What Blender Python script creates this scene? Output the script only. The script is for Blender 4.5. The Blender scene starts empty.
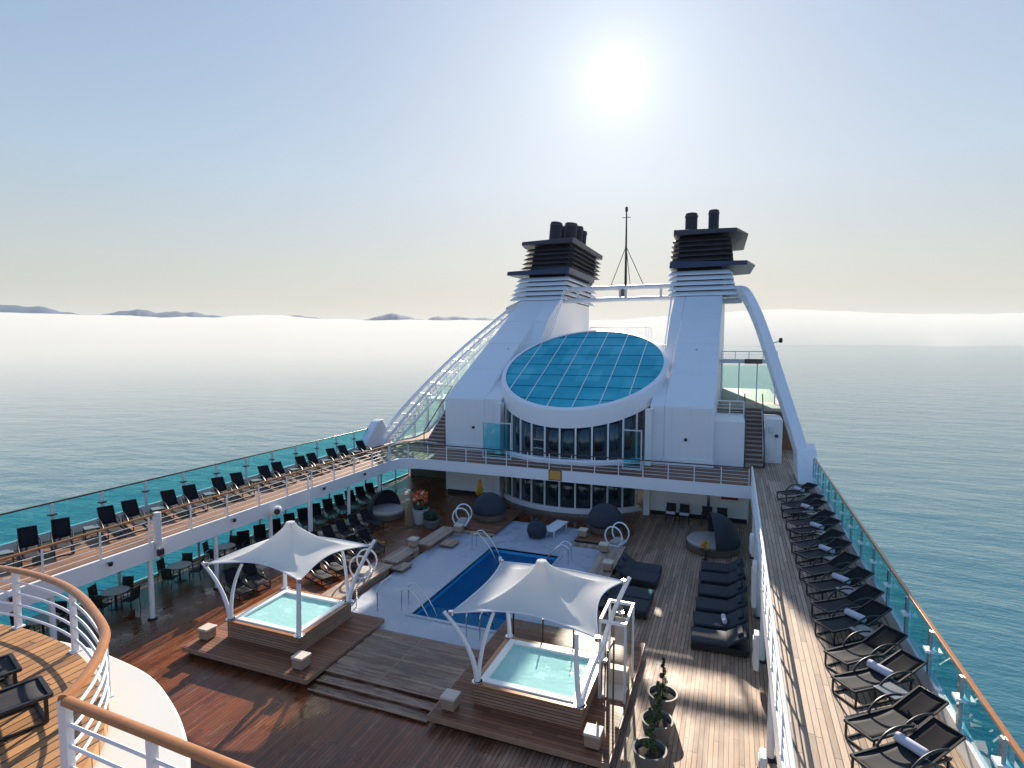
import bpy, bmesh, math, random
from mathutils import Vector, Matrix, noise
random.seed(7)
PI = math.pi
R = math.radians
S = bpy.context.scene
COL = S.collection
CAMZ = 9.7
SEA = -20.0

# ------------------------------------------------------------------ materials
def newmat(name):
    m = bpy.data.materials.new(name); m.use_nodes = True
    nt = m.node_tree; nt.nodes.clear()
    out = nt.nodes.new('ShaderNodeOutputMaterial')
    return m, nt, out
def N(nt, t, **kw):
    n = nt.nodes.new(t)
    for k, v in kw.items():
        if k.startswith('i_'):
            key = k[2:]
            n.inputs[int(key) if key.isdigit() else key].default_value = v
        else:
            setattr(n, k, v)
    return n
def LK(nt, a, b): nt.links.new(a, b)
def math_(nt, op, a, b=None, c=None):
    n = nt.nodes.new('ShaderNodeMath'); n.operation = op
    for i, v in enumerate((a, b, c)):
        if v is None: continue
        if isinstance(v, (int, float)): n.inputs[i].default_value = v
        else: nt.links.new(v, n.inputs[i])
    return n.outputs[0]
def mixc(nt, fac, a, b, blend='MIX'):
    n = nt.nodes.new('ShaderNodeMix'); n.data_type = 'RGBA'; n.blend_type = blend
    if isinstance(fac, (int, float)): n.inputs[0].default_value = fac
    else: nt.links.new(fac, n.inputs[0])
    for i, v in ((6, a), (7, b)):
        if isinstance(v, tuple): n.inputs[i].default_value = (*v, 1)
        else: nt.links.new(v, n.inputs[i])
    return n.outputs[2]
def ramp(nt, val, stops):
    n = nt.nodes.new('ShaderNodeValToRGB'); e = n.color_ramp.elements
    while len(e) < len(stops): e.new(.5)
    for i, (p, c) in enumerate(stops):
        e[i].position = p
        e[i].color = (*c, 1) if isinstance(c, tuple) else (c, c, c, 1)
    nt.links.new(val, n.inputs[0]); return n.outputs[0]
def noise_(nt, vec, scale, detail=3, rough=.5):
    n = N(nt, 'ShaderNodeTexNoise', i_Scale=scale, i_Detail=detail, i_Roughness=rough)
    if vec is not None: nt.links.new(vec, n.inputs['Vector'])
    return n.outputs[0]
def vscale(nt, vec, s):
    n = N(nt, 'ShaderNodeVectorMath', operation='MULTIPLY'); nt.links.new(vec, n.inputs[0]); n.inputs[1].default_value = s
    return n.outputs[0]
def wpos(nt): return N(nt, 'ShaderNodeNewGeometry').outputs['Position']
def bsdf(nt, out, **kw):
    p = N(nt, 'ShaderNodeBsdfPrincipled')
    for k, v in kw.items():
        p.inputs[k.replace('_', ' ')].default_value = v
    nt.links.new(p.outputs[0], out.inputs[0]); return p
def bump(nt, p, h, strength=.3, dist=.02):
    b = N(nt, 'ShaderNodeBump', i_Strength=strength, i_Distance=dist)
    nt.links.new(h, b.inputs['Height']); nt.links.new(b.outputs[0], p.inputs['Normal'])

def simple(name, col, rough=.5, metal=0., var=.12, scale=3., bmp=0., spec=.5):
    m, nt, out = newmat(name)
    p = bsdf(nt, out, Roughness=rough, Metallic=metal)
    p.inputs['Specular IOR Level'].default_value = spec
    w = wpos(nt)
    n = noise_(nt, w, scale, 4, .6)
    c = mixc(nt, n, tuple(x*(1-var) for x in col), tuple(min(1, x*(1+var)) for x in col))
    LK(nt, c, p.inputs['Base Color'])
    if bmp:
        bump(nt, p, noise_(nt, w, 60, 2), bmp, .004)
    return m

def teak(name, c_dry, c_wet, w=.11, axis=0, wet='pool', rough_dry=.62, rough_wet=.2, L=2.6, seam=.435):
    """caulked planking; axis = direction the boards are counted across"""
    m, nt, out = newmat(name)
    p = bsdf(nt, out)
    pos = wpos(nt)
    sep = N(nt, 'ShaderNodeSeparateXYZ'); LK(nt, pos, sep.inputs[0])
    a, b = (sep.outputs[0], sep.outputs[1]) if axis == 0 else (sep.outputs[1], sep.outputs[0])
    if axis == 2: a, b = sep.outputs[2], sep.outputs[1]
    q = math_(nt, 'DIVIDE', a, w)
    idx = math_(nt, 'FLOOR', q); fr = math_(nt, 'FRACT', q)
    wn = N(nt, 'ShaderNodeTexWhiteNoise', noise_dimensions='1D'); LK(nt, idx, wn.inputs['W'])
    along = math_(nt, 'ADD', math_(nt, 'DIVIDE', b, L), math_(nt, 'MULTIPLY', wn.outputs[0], 7.3))
    ai = math_(nt, 'FLOOR', along); af = math_(nt, 'FRACT', along)
    cmb = N(nt, 'ShaderNodeCombineXYZ'); LK(nt, idx, cmb.inputs[0]); LK(nt, ai, cmb.inputs[1])
    wn2 = N(nt, 'ShaderNodeTexWhiteNoise', noise_dimensions='2D'); LK(nt, cmb.outputs[0], wn2.inputs['Vector'])
    # seams
    s1 = math_(nt, 'LESS_THAN', math_(nt, 'ABSOLUTE', math_(nt, 'SUBTRACT', fr, .5)), seam)
    s2 = math_(nt, 'LESS_THAN', math_(nt, 'ABSOLUTE', math_(nt, 'SUBTRACT', af, .5)), .4975)
    board = math_(nt, 'MULTIPLY', s1, s2)
    sc = (14, 1.1, 6) if axis == 0 else (1.1, 14, 6)
    if axis == 2: sc = (1.2, 1.2, 20)
    grain = noise_(nt, vscale(nt, pos, sc), 2.2, 5, .65)
    big = noise_(nt, pos, .35, 3, .6)
    mid = noise_(nt, vscale(nt, pos, (1.6, .5, 1) if axis != 1 else (.45, 3.4, 1)), 1.4, 4, .6)
    # wetness
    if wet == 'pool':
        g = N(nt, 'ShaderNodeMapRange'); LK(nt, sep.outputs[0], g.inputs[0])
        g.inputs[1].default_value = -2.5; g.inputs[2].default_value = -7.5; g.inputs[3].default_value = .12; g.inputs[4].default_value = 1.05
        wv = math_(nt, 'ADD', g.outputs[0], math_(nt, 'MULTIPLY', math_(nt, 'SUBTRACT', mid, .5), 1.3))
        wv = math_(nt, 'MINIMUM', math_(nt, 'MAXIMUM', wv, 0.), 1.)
    elif wet == 'step':
        wv = math_(nt, 'MINIMUM', math_(nt, 'MAXIMUM', math_(nt, 'MULTIPLY', math_(nt, 'SUBTRACT', mid, .31), 4.), 0.), 1.)
    else:
        wv = math_(nt, 'MINIMUM', math_(nt, 'MAXIMUM', math_(nt, 'MULTIPLY', math_(nt, 'SUBTRACT', big, .5 if wet == 'patch' else .62), 4), 0.), 1.)
    base = mixc(nt, wv, c_dry, c_wet)
    v = math_(nt, 'ADD', math_(nt, 'MULTIPLY', wn2.outputs[0], .62), math_(nt, 'MULTIPLY', grain, 1.25))
    v = math_(nt, 'ADD', v, .06)
    vv = N(nt, 'ShaderNodeCombineColor')
    for i in range(3): LK(nt, v, vv.inputs[i])
    base = mixc(nt, 1., base, vv.outputs[0], 'MULTIPLY')
    base = mixc(nt, board, (.018, .015, .014), base)
    LK(nt, base, p.inputs['Base Color'])
    rg = math_(nt, 'ADD', math_(nt, 'MULTIPLY', wv, rough_wet-rough_dry), rough_dry)
    rg = math_(nt, 'ADD', rg, math_(nt, 'MULTIPLY', grain, .12))
    if wet in ('pool', 'step'):
        pud = ramp(nt, noise_(nt, pos, .62, 4, .62), [(.54, 0.), (.60, 1.)])
        pud = math_(nt, 'MULTIPLY', pud, wv)
        rg = math_(nt, 'MULTIPLY', rg, math_(nt, 'SUBTRACT', 1., math_(nt, 'MULTIPLY', pud, .75)))
    LK(nt, rg, p.inputs['Roughness'])
    h = math_(nt, 'ADD', board, math_(nt, 'MULTIPLY', grain, .5))
    bump(nt, p, h, .35, .006)
    return m

def tinted_glass(name, tint, gloss=.12, rough=.02, ior=1.5):
    m, nt, out = newmat(name)
    t = N(nt, 'ShaderNodeBsdfTransparent'); t.inputs[0].default_value = (*[x**.5 for x in tint], 1)
    g = N(nt, 'ShaderNodeBsdfGlossy', i_Roughness=rough); g.inputs[0].default_value = (.95, .97, .97, 1)
    f = N(nt, 'ShaderNodeFresnel', i_IOR=ior)
    mx = N(nt, 'ShaderNodeMixShader')
    front = math_(nt, 'SUBTRACT', 1., N(nt, 'ShaderNodeNewGeometry').outputs['Backfacing'])
    LK(nt, math_(nt, 'MULTIPLY', f.outputs[0], front), mx.inputs[0]); LK(nt, t.outputs[0], mx.inputs[1]); LK(nt, g.outputs[0], mx.inputs[2])
    LK(nt, mx.outputs[0], out.inputs[0]); return m

def pool_water(name, tint, wave, bstr, milk=0., milkcol=(.5, .8, .8), bd=.08):
    m, nt, out = newmat(name)
    pos = wpos(nt)
    n1 = noise_(nt, vscale(nt, pos, (1, 1, 1)), wave, 4, .6)
    b = N(nt, 'ShaderNodeBump', i_Strength=bstr, i_Distance=bd); LK(nt, n1, b.inputs['Height'])
    t = N(nt, 'ShaderNodeBsdfTransparent'); t.inputs[0].default_value = (*tint, 1)
    d = N(nt, 'ShaderNodeBsdfDiffuse'); d.inputs[0].default_value = (*milkcol, 1); LK(nt, b.outputs[0], d.inputs['Normal'])
    m1 = N(nt, 'ShaderNodeMixShader')
    foam = math_(nt, 'MULTIPLY', math_(nt, 'MINIMUM', math_(nt, 'MAXIMUM', math_(nt, 'MULTIPLY', math_(nt, 'SUBTRACT', noise_(nt, pos, 1.7, 5, .7), .32), 3.), .75), 1.), milk)
    LK(nt, foam, m1.inputs[0])
    LK(nt, t.outputs[0], m1.inputs[1]); LK(nt, d.outputs[0], m1.inputs[2])
    g = N(nt, 'ShaderNodeBsdfGlossy', i_Roughness=.04); LK(nt, b.outputs[0], g.inputs['Normal'])
    f = N(nt, 'ShaderNodeFresnel', i_IOR=1.33); LK(nt, b.outputs[0], f.inputs['Normal'])
    mx = N(nt, 'ShaderNodeMixShader')
    LK(nt, f.outputs[0], mx.inputs[0]); LK(nt, m1.outputs[0], mx.inputs[1]); LK(nt, g.outputs[0], mx.inputs[2])
    LK(nt, mx.outputs[0], out.inputs[0]); return m

M = {}
M['white'] = simple('white_paint', (.80, .81, .83), .38, 0, .05, .9)
def white_panel():
    m, nt, out = newmat('white_hull_paint')
    p = bsdf(nt, out, Roughness=.4)
    w = wpos(nt)
    n = noise_(nt, w, .5, 4, .6)
    st_ = noise_(nt, vscale(nt, w, (3.5, 3.5, .22)), 1.3, 5, .65)
    c = mixc(nt, n, (.76, .77, .79), (.83, .84, .86))
    streak = math_(nt, 'MULTIPLY', math_(nt, 'MAXIMUM', math_(nt, 'SUBTRACT', st_, .56), 0.), 1.6)
    c = mixc(nt, streak, c, (.52, .47, .42))
    LK(nt, c, p.inputs['Base Color'])
    bump(nt, p, noise_(nt, w, .9, 2), .16, .08)
    return m
M['white_panel'] = white_panel()
M['grey_white'] = simple('pale_grey_paint', (.62, .64, .66), .45, 0, .08)
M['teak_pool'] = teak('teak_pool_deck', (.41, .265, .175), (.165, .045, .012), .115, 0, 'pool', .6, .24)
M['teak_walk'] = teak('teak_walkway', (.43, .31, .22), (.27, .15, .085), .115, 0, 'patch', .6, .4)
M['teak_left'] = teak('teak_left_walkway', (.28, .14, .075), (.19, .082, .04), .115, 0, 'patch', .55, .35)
M['teak_sun'] = teak('teak_sun_deck', (.40, .20, .08), (.28, .115, .04), .14, 0, 'patch', .5, .35)
M['teak_step'] = teak('teak_steps', (.40, .27, .19), (.10, .034, .015), .16, 1, 'step', .55, .2, 2.2, .46)
M['teak_plat'] = teak('teak_platform', (.215, .085, .04), (.09, .032, .015), .13, 1, 'patch', .5, .22)
M['teak_side'] = teak('teak_cladding', (.36, .225, .15), (.27, .145, .085), .085, 2, 'patch', .5, .4, 40., .40)
M['teak_bench'] = teak('teak_bench_top', (.42, .30, .22), (.34, .21, .14), .1, 0, 'patch', .5, .4)
M['cap'] = simple('varnished_teak', (.40, .17, .065), .25, 0, .25, 9)
M['cap_dark'] = simple('dark_varnished_rail', (.05, .032, .03), .3, 0, .2, 5)
M['brown'] = simple('brown_panel', (.12, .085, .06), .5, 0, .25, 4)
M['black_metal'] = simple('black_coated_metal', (.018, .018, .02), .38, 0, .2, 8)
M['steel'] = simple('polished_steel', (.62, .64, .66), .22, .9, .05, 4)
M['sling'] = simple('charcoal_sling', (.034, .034, .037), .75, 0, .25, 18, .35, .25)
M['cushion_navy'] = simple('dark_navy_cushion', (.02, .028, .042), .7, 0, .25, 6)
M['cushion_pale'] = simple('pale_cushion', (.40, .36, .33), .8, 0, .12, 6)
M['towel'] = simple('white_towel', (.60, .60, .68), .9, 0, .06, 40, .5)
M['table_top'] = simple('grey_table_top', (.20, .215, .225), .3, 0, .1, 6)
M['dark_louvre'] = simple('dark_funnel_paint', (.058, .047, .052), .5, 0, .22, 1.2)
M['dark_band'] = simple('navy_funnel_band', (.045, .05, .085), .42, 0, .15, 1.2)
M['soot'] = simple('sooty_exhaust', (.035, .033, .04), .6, .2, .35, 2.5)
M['stone'] = simple('pale_lantern_panel', (.62, .53, .44), .55, 0, .1, 6)
def grit():
    m, nt, out = newmat('pale_nonslip_paint')
    p = bsdf(nt, out)
    w = wpos(nt)
    n = noise_(nt, w, 1.1, 5, .65); f = noise_(nt, w, 28, 3, .7)
    wet = ramp(nt, n, [(.36, 1.), (.66, 0.)])
    c = mixc(nt, wet, (.50, .53, .59), (.42, .46, .53))
    c = mixc(nt, math_(nt, 'MULTIPLY', f, .5), c, (.30, .32, .36))
    LK(nt, c, p.inputs['Base Color'])
    LK(nt, ramp(nt, wet, [(0., .6), (1., .18)]), p.inputs['Roughness'])
    bump(nt, p, f, .25, .004)
    return m
M['grit'] = grit()
M['pot'] = simple('grey_pot', (.16, .16, .15), .6, 0, .2, 6)
M['pot_white'] = simple('pale_pot', (.42, .44, .46), .5, 0, .1, 6)
M['soil'] = simple('soil', (.035, .025, .018), .95, 0, .4, 25)
M['leaf'] = simple('boxwood_leaf', (.045, .085, .022), .6, 0, .5, 12)
M['leaf_dark'] = simple('dark_leaf', (.03, .055, .022), .6, 0, .5, 12)
M['flower_orange'] = simple('orange_flower', (.62, .12, .03), .6, 0, .4, 15)
M['flower_white'] = simple('white_flower', (.75, .6, .5), .6, 0, .1, 15)
M['flower_yellow'] = simple('yellow_flower', (.62, .33, .02), .6, 0, .2, 15)
M['sky_bar'] = simple('dark_teal_bar', (.0, .075, .13), .9, 0, .1, 4, 0, .0)
M['roof_paint'] = simple('cream_roof_paint', (.60, .605, .58), .6, 0, .05, .8)
M['teak_plain'] = simple('teak_edge', (.33, .20, .13), .45, 0, .3, 5)
M['lantern_side'] = simple('lantern_wood', (.36, .25, .18), .5, 0, .2, 9)
M['sling_dark'] = simple('black_mesh_sling', (.014, .014, .017), .85, 0, .2, 18, 0, .15)
M['tread_wood'] = simple('brown_stair_riser', (.17, .10, .075), .6, 0, .2, 5)
M['tread_edge'] = simple('pale_stair_tread', (.40, .33, .29), .6, 0, .15, 5)
M['gold'] = simple('gold_plaque', (.62, .33, .06), .4, .2, .1, 6)
M['red'] = simple('red_box', (.32, .02, .02), .5, 0, .1, 6)
M['wood_door'] = simple('varnished_door', (.25, .11, .05), .4, 0, .2, 5)
M['tub_shell'] = simple('tub_acrylic', (.80, .84, .83), .2, 0, .04, 2)
M['tub_inside'] = simple('tub_acrylic_aqua', (.50, .86, .84), .25, 0, .1, 2)
M['glass_teal'] = tinted_glass('teal_balustrade_glass', (.24, .75, .81))
M['glass_green'] = tinted_glass('pale_green_screen_glass', (.66, .90, .84))
M['glass_clear'] = tinted_glass('clear_glass', (.86, .92, .90))
M['pool_water'] = pool_water('pool_water', (.50, .82, .97), 3.2, 1.0, .34, (.012, .40, .86), 1.2)
M['tub_water'] = pool_water('hot_tub_water', (.80, .98, .97), 3.2, .22, .85, (.52, .94, .93))

def window_mat():
    m, nt, out = newmat('dark_window_glass')
    p = bsdf(nt, out, Roughness=.04)
    p.inputs['Specular IOR Level'].default_value = .8
    w = wpos(nt)
    n = noise_(nt, vscale(nt, w, (1.1, 1.1, .7)), 1.1, 4, .6)
    c = ramp(nt, n, [(.35, (.004, .007, .012)), (.52, (.008, .028, .045)), (.62, (.012, .055, .075)), (.72, (.03, .035, .03))])
    LK(nt, c, p.inputs['Base Color'])
    bump(nt, p, noise_(nt, w, .7, 1), .03, .05)
    return m
M['window'] = window_mat()
def skylight_mat():
    m, nt, out = newmat('teal_skylight_glass')
    p = bsdf(nt, out, Roughness=.3)
    p.inputs['Specular IOR Level'].default_value = .05
    w = wpos(nt)
    n = noise_(nt, w, .55, 3, .55)
    sep = N(nt, 'ShaderNodeSeparateXYZ'); LK(nt, w, sep.inputs[0])
    ix = math_(nt, 'FLOOR', math_(nt, 'DIVIDE', sep.outputs[0], 1.55)); iy = math_(nt, 'FLOOR', math_(nt, 'DIVIDE', sep.outputs[1], 1.5))
    cm = N(nt, 'ShaderNodeCombineXYZ'); LK(nt, ix, cm.inputs[0]); LK(nt, iy, cm.inputs[1])
    wn = N(nt, 'ShaderNodeTexWhiteNoise', noise_dimensions='2D'); LK(nt, cm.outputs[0], wn.inputs['Vector'])
    f = math_(nt, 'ADD', math_(nt, 'MULTIPLY', n, .8), math_(nt, 'MULTIPLY', wn.outputs[0], .25))
    c = ramp(nt, f, [(.25, (.014, .33, .44)), (.5, (.03, .42, .53)), (.75, (.085, .52, .61))])
    LK(nt, c, p.inputs['Base Color']); return m
M['skylight'] = skylight_mat()
def canopy_mat():
    m, nt, out = newmat('white_tension_fabric')
    w = wpos(nt)
    n = noise_(nt, w, 2.2, 4, .6)
    c = mixc(nt, n, (.84, .84, .85), (.90, .90, .89))
    d = N(nt, 'ShaderNodeBsdfDiffuse'); LK(nt, c, d.inputs[0])
    t = N(nt, 'ShaderNodeBsdfTranslucent'); LK(nt, c, t.inputs[0])
    b = N(nt, 'ShaderNodeBump', i_Strength=.12, i_Distance=.05); LK(nt, noise_(nt, w, 1.6, 3), b.inputs['Height'])
    LK(nt, b.outputs[0], d.inputs['Normal'])
    mx = N(nt, 'ShaderNodeMixShader'); mx.inputs[0].default_value = .6
    LK(nt, d.outputs[0], mx.inputs[1]); LK(nt, t.outputs[0], mx.inputs[2]); LK(nt, mx.outputs[0], out.inputs[0])
    return m
M['canopy'] = canopy_mat()
def pool_tile():
    m, nt, out = newmat('blue_pool_tile')
    p = bsdf(nt, out, Roughness=.25)
    w = wpos(nt)
    br = N(nt, 'ShaderNodeTexBrick', i_Scale=5.); br.offset = 0
    br.inputs['Color1'].default_value = (.010, .33, .70, 1); br.inputs['Color2'].default_value = (.015, .37, .74, 1)
    br.inputs['Mortar'].default_value = (.06, .38, .72, 1); br.inputs['Mortar Size'].default_value = .03
    LK(nt, w, br.inputs['Vector']); LK(nt, br.outputs[0], p.inputs['Base Color']); return m
M['pool_tile'] = pool_tile()
M['pool_step'] = simple('pale_pool_step', (.50, .68, .78), .3, 0, .08, 3)

def sea_mat():
    m, nt, out = newmat('sea_water')
    p = bsdf(nt, out, Roughness=.10, IOR=1.95)
    w = wpos(nt)
    n = noise_(nt, w, .004, 3, .5)
    c = mixc(nt, n, (.003, .10, .145), (.008, .135, .175)); LK(nt, c, p.inputs['Base Color'])
    rot = N(nt, 'ShaderNodeMapping'); rot.inputs['Rotation'].default_value = (0, 0, R(25)); rot.inputs['Scale'].default_value = (1, 2.1, 1)
    LK(nt, w, rot.inputs[0])
    a = noise_(nt, rot.outputs[0], .045, 2, .5)
    b = noise_(nt, rot.outputs[0], .16, 4, .62)
    d = noise_(nt, rot.outputs[0], .9, 3, .6)
    h = math_(nt, 'ADD', math_(nt, 'MULTIPLY', a, 3.2), math_(nt, 'ADD', math_(nt, 'MULTIPLY', b, 1.5), math_(nt, 'MULTIPLY', d, .3)))
    bump(nt, p, h, .26, .9)
    return m
M['sea'] = sea_mat()
def hill_mat():
    m, nt, out = newmat('haze_blue_forested_hill')
    p = bsdf(nt, out, Roughness=.9)
    w = wpos(nt)
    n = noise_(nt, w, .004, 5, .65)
    LK(nt, mixc(nt, n, (.012, .045, .115), (.03, .075, .15)), p.inputs['Base Color']); return m  # blue of distant haze put into the forest colour itself
M['hill'] = hill_mat()

# ------------------------------------------------------------------ mesh helpers
class MB:
    def __init__(s): s.v = []; s.f = []; s.mi = []
    def add(s, vs, fs, mi=0):
        o = len(s.v); s.v += [tuple(v) for v in vs]
        s.f += [tuple(i+o for i in f) for f in fs]; s.mi += [mi]*len(fs); return s
    def box(s, x0, x1, y0, y1, z0, z1, mi=0):
        vs = [(x, y, z) for z in (z0, z1) for y in (y0, y1) for x in (x0, x1)]
        return s.add(vs, [(0, 2, 3, 1), (4, 5, 7, 6), (0, 1, 5, 4), (2, 6, 7, 3), (0, 4, 6, 2), (1, 3, 7, 5)], mi)
    def obox(s, c, ax, ay, az, hx, hy, hz):
        c, ax, ay, az = Vector(c), Vector(ax).normalized(), Vector(ay).normalized(), Vector(az).normalized()
        vs = [c+ax*x*hx+ay*y*hy+az*z*hz for z in (-1, 1) for y in (-1, 1) for x in (-1, 1)]
        return s.add(vs, [(0, 2, 3, 1), (4, 5, 7, 6), (0, 1, 5, 4), (2, 6, 7, 3), (0, 4, 6, 2), (1, 3, 7, 5)])
    def bar(s, a, b, w, h=None, up=(0, 0, 1)):
        a, b = Vector(a), Vector(b); h = h or w
        d = (b-a); L = d.length; d.normalize(); u = Vector(up)
        if abs(d.dot(u)) > .98: u = Vector((1, 0, 0))
        sx = d.cross(u).normalized(); u = sx.cross(d)
        return s.obox((a+b)/2, d, sx, u, L/2, w/2, h/2)
    def tube(s, pts, r, n=8, cap=True, closed=False):
        pts = [Vector(p) for p in pts]; rs = r if isinstance(r, (list, tuple)) else [r]*len(pts)
        o = len(s.v); K = len(pts); prev = None
        for i, p in enumerate(pts):
            if closed: d = pts[(i+1) % K]-pts[i-1]
            else: d = pts[min(i+1, K-1)]-pts[max(i-1, 0)]
            d.normalize()
            if prev is None:
                u = Vector((0, 0, 1)) if abs(d.z) < .95 else Vector((1, 0, 0))
                u = (u-d*u.dot(d)).normalized()
            else:
                u = (prev-d*prev.dot(d)).normalized()
            prev = u; w = d.cross(u)
            for k in range(n):
                a = 2*PI*k/n; s.v.append(tuple(p+(u*math.cos(a)+w*math.sin(a))*rs[i]))
        for i in range(K if closed else K-1):
            for k in range(n):
                a, b = o+i*n+k, o+i*n+(k+1) % n
                c, d = o+((i+1) % K)*n+(k+1) % n, o+((i+1) % K)*n+k
                s.f.append((a, b, c, d)); s.mi.append(0)
        if cap and not closed:
            s.f.append(tuple(o+k for k in reversed(range(n)))); s.mi.append(0)
            s.f.append(tuple(o+(K-1)*n+k for k in range(n))); s.mi.append(0)
        return s
    def lathe(s, prof, n=24, c=(0, 0, 0)):
        o = len(s.v); K = len(prof)
        for r, z in prof:
            for k in range(n):
                a = 2*PI*k/n; s.v.append((c[0]+r*math.cos(a), c[1]+r*math.sin(a), c[2]+z))
        for i in range(K-1):
            for k in range(n):
                a, b = o+i*n+k, o+i*n+(k+1) % n
                s.f.append((a, b, b+n, a+n)); s.mi.append(0)
        s.f.append(tuple(o+k for k in reversed(range(n)))); s.f.append(tuple(o+(K-1)*n+k for k in range(n))); s.mi += [0, 0]
        return s
    def prism(s, poly, lo, hi, axis='z'):
        """polygon extruded along an axis: z->(x,y), x->(y,z), y->(x,z)"""
        n = len(poly)
        def P(p, t): return {'z': (p[0], p[1], t), 'x': (t, p[0], p[1]), 'y': (p[0], t, p[1])}[axis]
        vs = [P(p, lo) for p in poly]+[P(p, hi) for p in poly]
        fs = [tuple(reversed(range(n))), tuple(range(n, 2*n))]+[(i, (i+1) % n, (i+1) % n+n, i+n) for i in range(n)]
        return s.add(vs, fs)
    def grid(s, rows, closed=False):
        o = len(s.v); h = len(rows); w = len(rows[0])
        for r in rows: s.v += [tuple(p) for p in r]
        for i in range(h-1):
            for j in range(w if closed else w-1):
                k = (j+1) % w
                s.f.append((o+i*w+j, o+i*w+k, o+(i+1)*w+k, o+(i+1)*w+j)); s.mi.append(0)
        return s
    def build(s, name, mat, parent=None, loc=None, bevel=0, solid=0, subd=0, rot=None):
        me = bpy.data.meshes.new(name); me.from_pydata(s.v, [], s.f)
        bm = bmesh.new(); bm.from_mesh(me); bmesh.ops.recalc_face_normals(bm, faces=bm.faces); bm.to_mesh(me); bm.free()
        for mm in (mat if isinstance(mat, (list, tuple)) else [mat]): me.materials.append(M[mm])
        for p, i in zip(me.polygons, s.mi): p.material_index = i
        me.shade_smooth(); me.set_sharp_from_angle(angle=R(38))
        o = bpy.data.objects.new(name, me); COL.objects.link(o)
        if parent is not None: o.parent = parent
        if loc: o.location = loc
        if rot: o.rotation_euler = rot
        if solid:
            md = o.modifiers.new('thick', 'SOLIDIFY'); md.thickness = solid; md.offset = 0
        if bevel:
            md = o.modifiers.new('edge', 'BEVEL'); md.width = bevel; md.segments = 2; md.limit_method = 'ANGLE'
        if subd:
            md = o.modifiers.new('sub', 'SUBSURF'); md.levels = subd; md.render_levels = subd
        return o

def tag(o, label=None, cat=None, group=None, kind=None):
    if label: o['label'] = label
    if cat: o['category'] = cat
    if group: o['group'] = group
    if kind: o['kind'] = kind
    return o
def thing(name, label, cat, loc=(0, 0, 0), rz=0, group=None):
    o = bpy.data.objects.new(name, None); o.empty_display_size = .2; COL.objects.link(o)
    o.location = loc; o.rotation_euler = (0, 0, rz)
    return tag(o, label, cat, group)
KIDS = {}
def copy_tree(o, parent=None):
    c = o.copy(); COL.objects.link(c)
    if parent is not None: c.parent = parent
    for ch in [k for k in o.children]: copy_tree(ch, c)
    return c
def struct(o): o['kind'] = 'structure'; return o
ORD = ['first', 'second', 'third', 'fourth', 'fifth', 'sixth', 'seventh', 'eighth', 'ninth', 'tenth', 'eleventh', 'twelfth', 'thirteenth', 'fourteenth', 'fifteenth', 'sixteenth', 'seventeenth']
def bez(p0, p1, p2, n):
    p0, p1, p2 = map(Vector, (p0, p1, p2))
    return [p0*(1-t)**2+p1*2*t*(1-t)+p2*t*t for t in [i/n for i in range(n+1)]]
def smooth_path(pts, sub=6):
    pts = [Vector(p) for p in pts]; out = []
    for i in range(len(pts)-1):
        a, b = pts[i], pts[i+1]; p = pts[max(i-1, 0)]; q = pts[min(i+2, len(pts)-1)]
        for k in range(sub):
            t = k/sub
            out.append(.5*((2*a)+(b-p)*t+(2*p-5*a+4*b-q)*t*t+(3*a-p-3*b+q)*t**3))
    out.append(pts[-1]); return out

# ------------------------------------------------------------------ levels
D9 = 2.8; D10 = 5.6
XL, XR = -22.6, 3.9          # outer sides
IL, IR = -18.7, .9           # inner edges of the side walkways
YA = 29.4                    # aft edge of the opening

# ------------------------------------------------------------------ setting: sea, hills, fog
struct(MB().grid([[(-32000, -6000, SEA), (32000, -6000, SEA)], [(-32000, 45000, SEA), (32000, 45000, SEA)]]).build('sea', 'sea'))

def az_pt(az, d, z): a = R(az); return (math.sin(a)*d, math.cos(a)*d, z)
def hill(a0, a1, prof, d, depth, seed):
    rows = []; na = 90; nd = 14
    for j in range(nd+1):
        v = j/nd; row = []
        for i in range(na+1):
            u = i/na; az = a0+(a1-a0)*u
            x = u*(len(prof)-1); k = min(int(x), len(prof)-2); f = x-k
            el = prof[k]*(1-f)+prof[k+1]*f
            top = CAMZ+d*math.tan(R(max(el, 0)))-SEA
            dd = d-depth/2+depth*v
            cross = max(0, math.sin(PI*v))**.7
            nz = noise.fractal(Vector((az*.8+seed, v*2, seed)), 1.1, 2.1, 4)
            h = top*cross*(1+.06*nz)
            row.append(az_pt(az, dd, SEA-20+max(0, h+20)))
        rows.append(row)
    return MB().grid(rows).build('hills', 'hill')
struct(hill(-75, -56.5, [2.4, 2.7, 2.85, 2.95, 2.92, 2.86, 2.76, 2.42, 1.5], 12500, 3200, 3))
struct(hill(-58.5, -46.4, [1.8, 2.1, 2.62, 2.78, 2.66, 2.6, 2.68, 2.5, 2.3, 1.6], 13500, 3400, 11))
struct(hill(-45.5, -37.2, [1.6, 2.2, 2.62, 2.4, 2.2, 1.7], 14000, 2400, 23))
struct(hill(-37.0, -28.0, [1.5, 2.3, 2.55, 2.95, 2.6, 2.4, 2.2, 1.6], 15000, 2600, 31))
struct(hill(-31, -17.5, [1.7, 2.6, 2.58, 2.5, 2.52, 2.45, 2.3, 1.5], 16000, 2600, 47))

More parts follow.
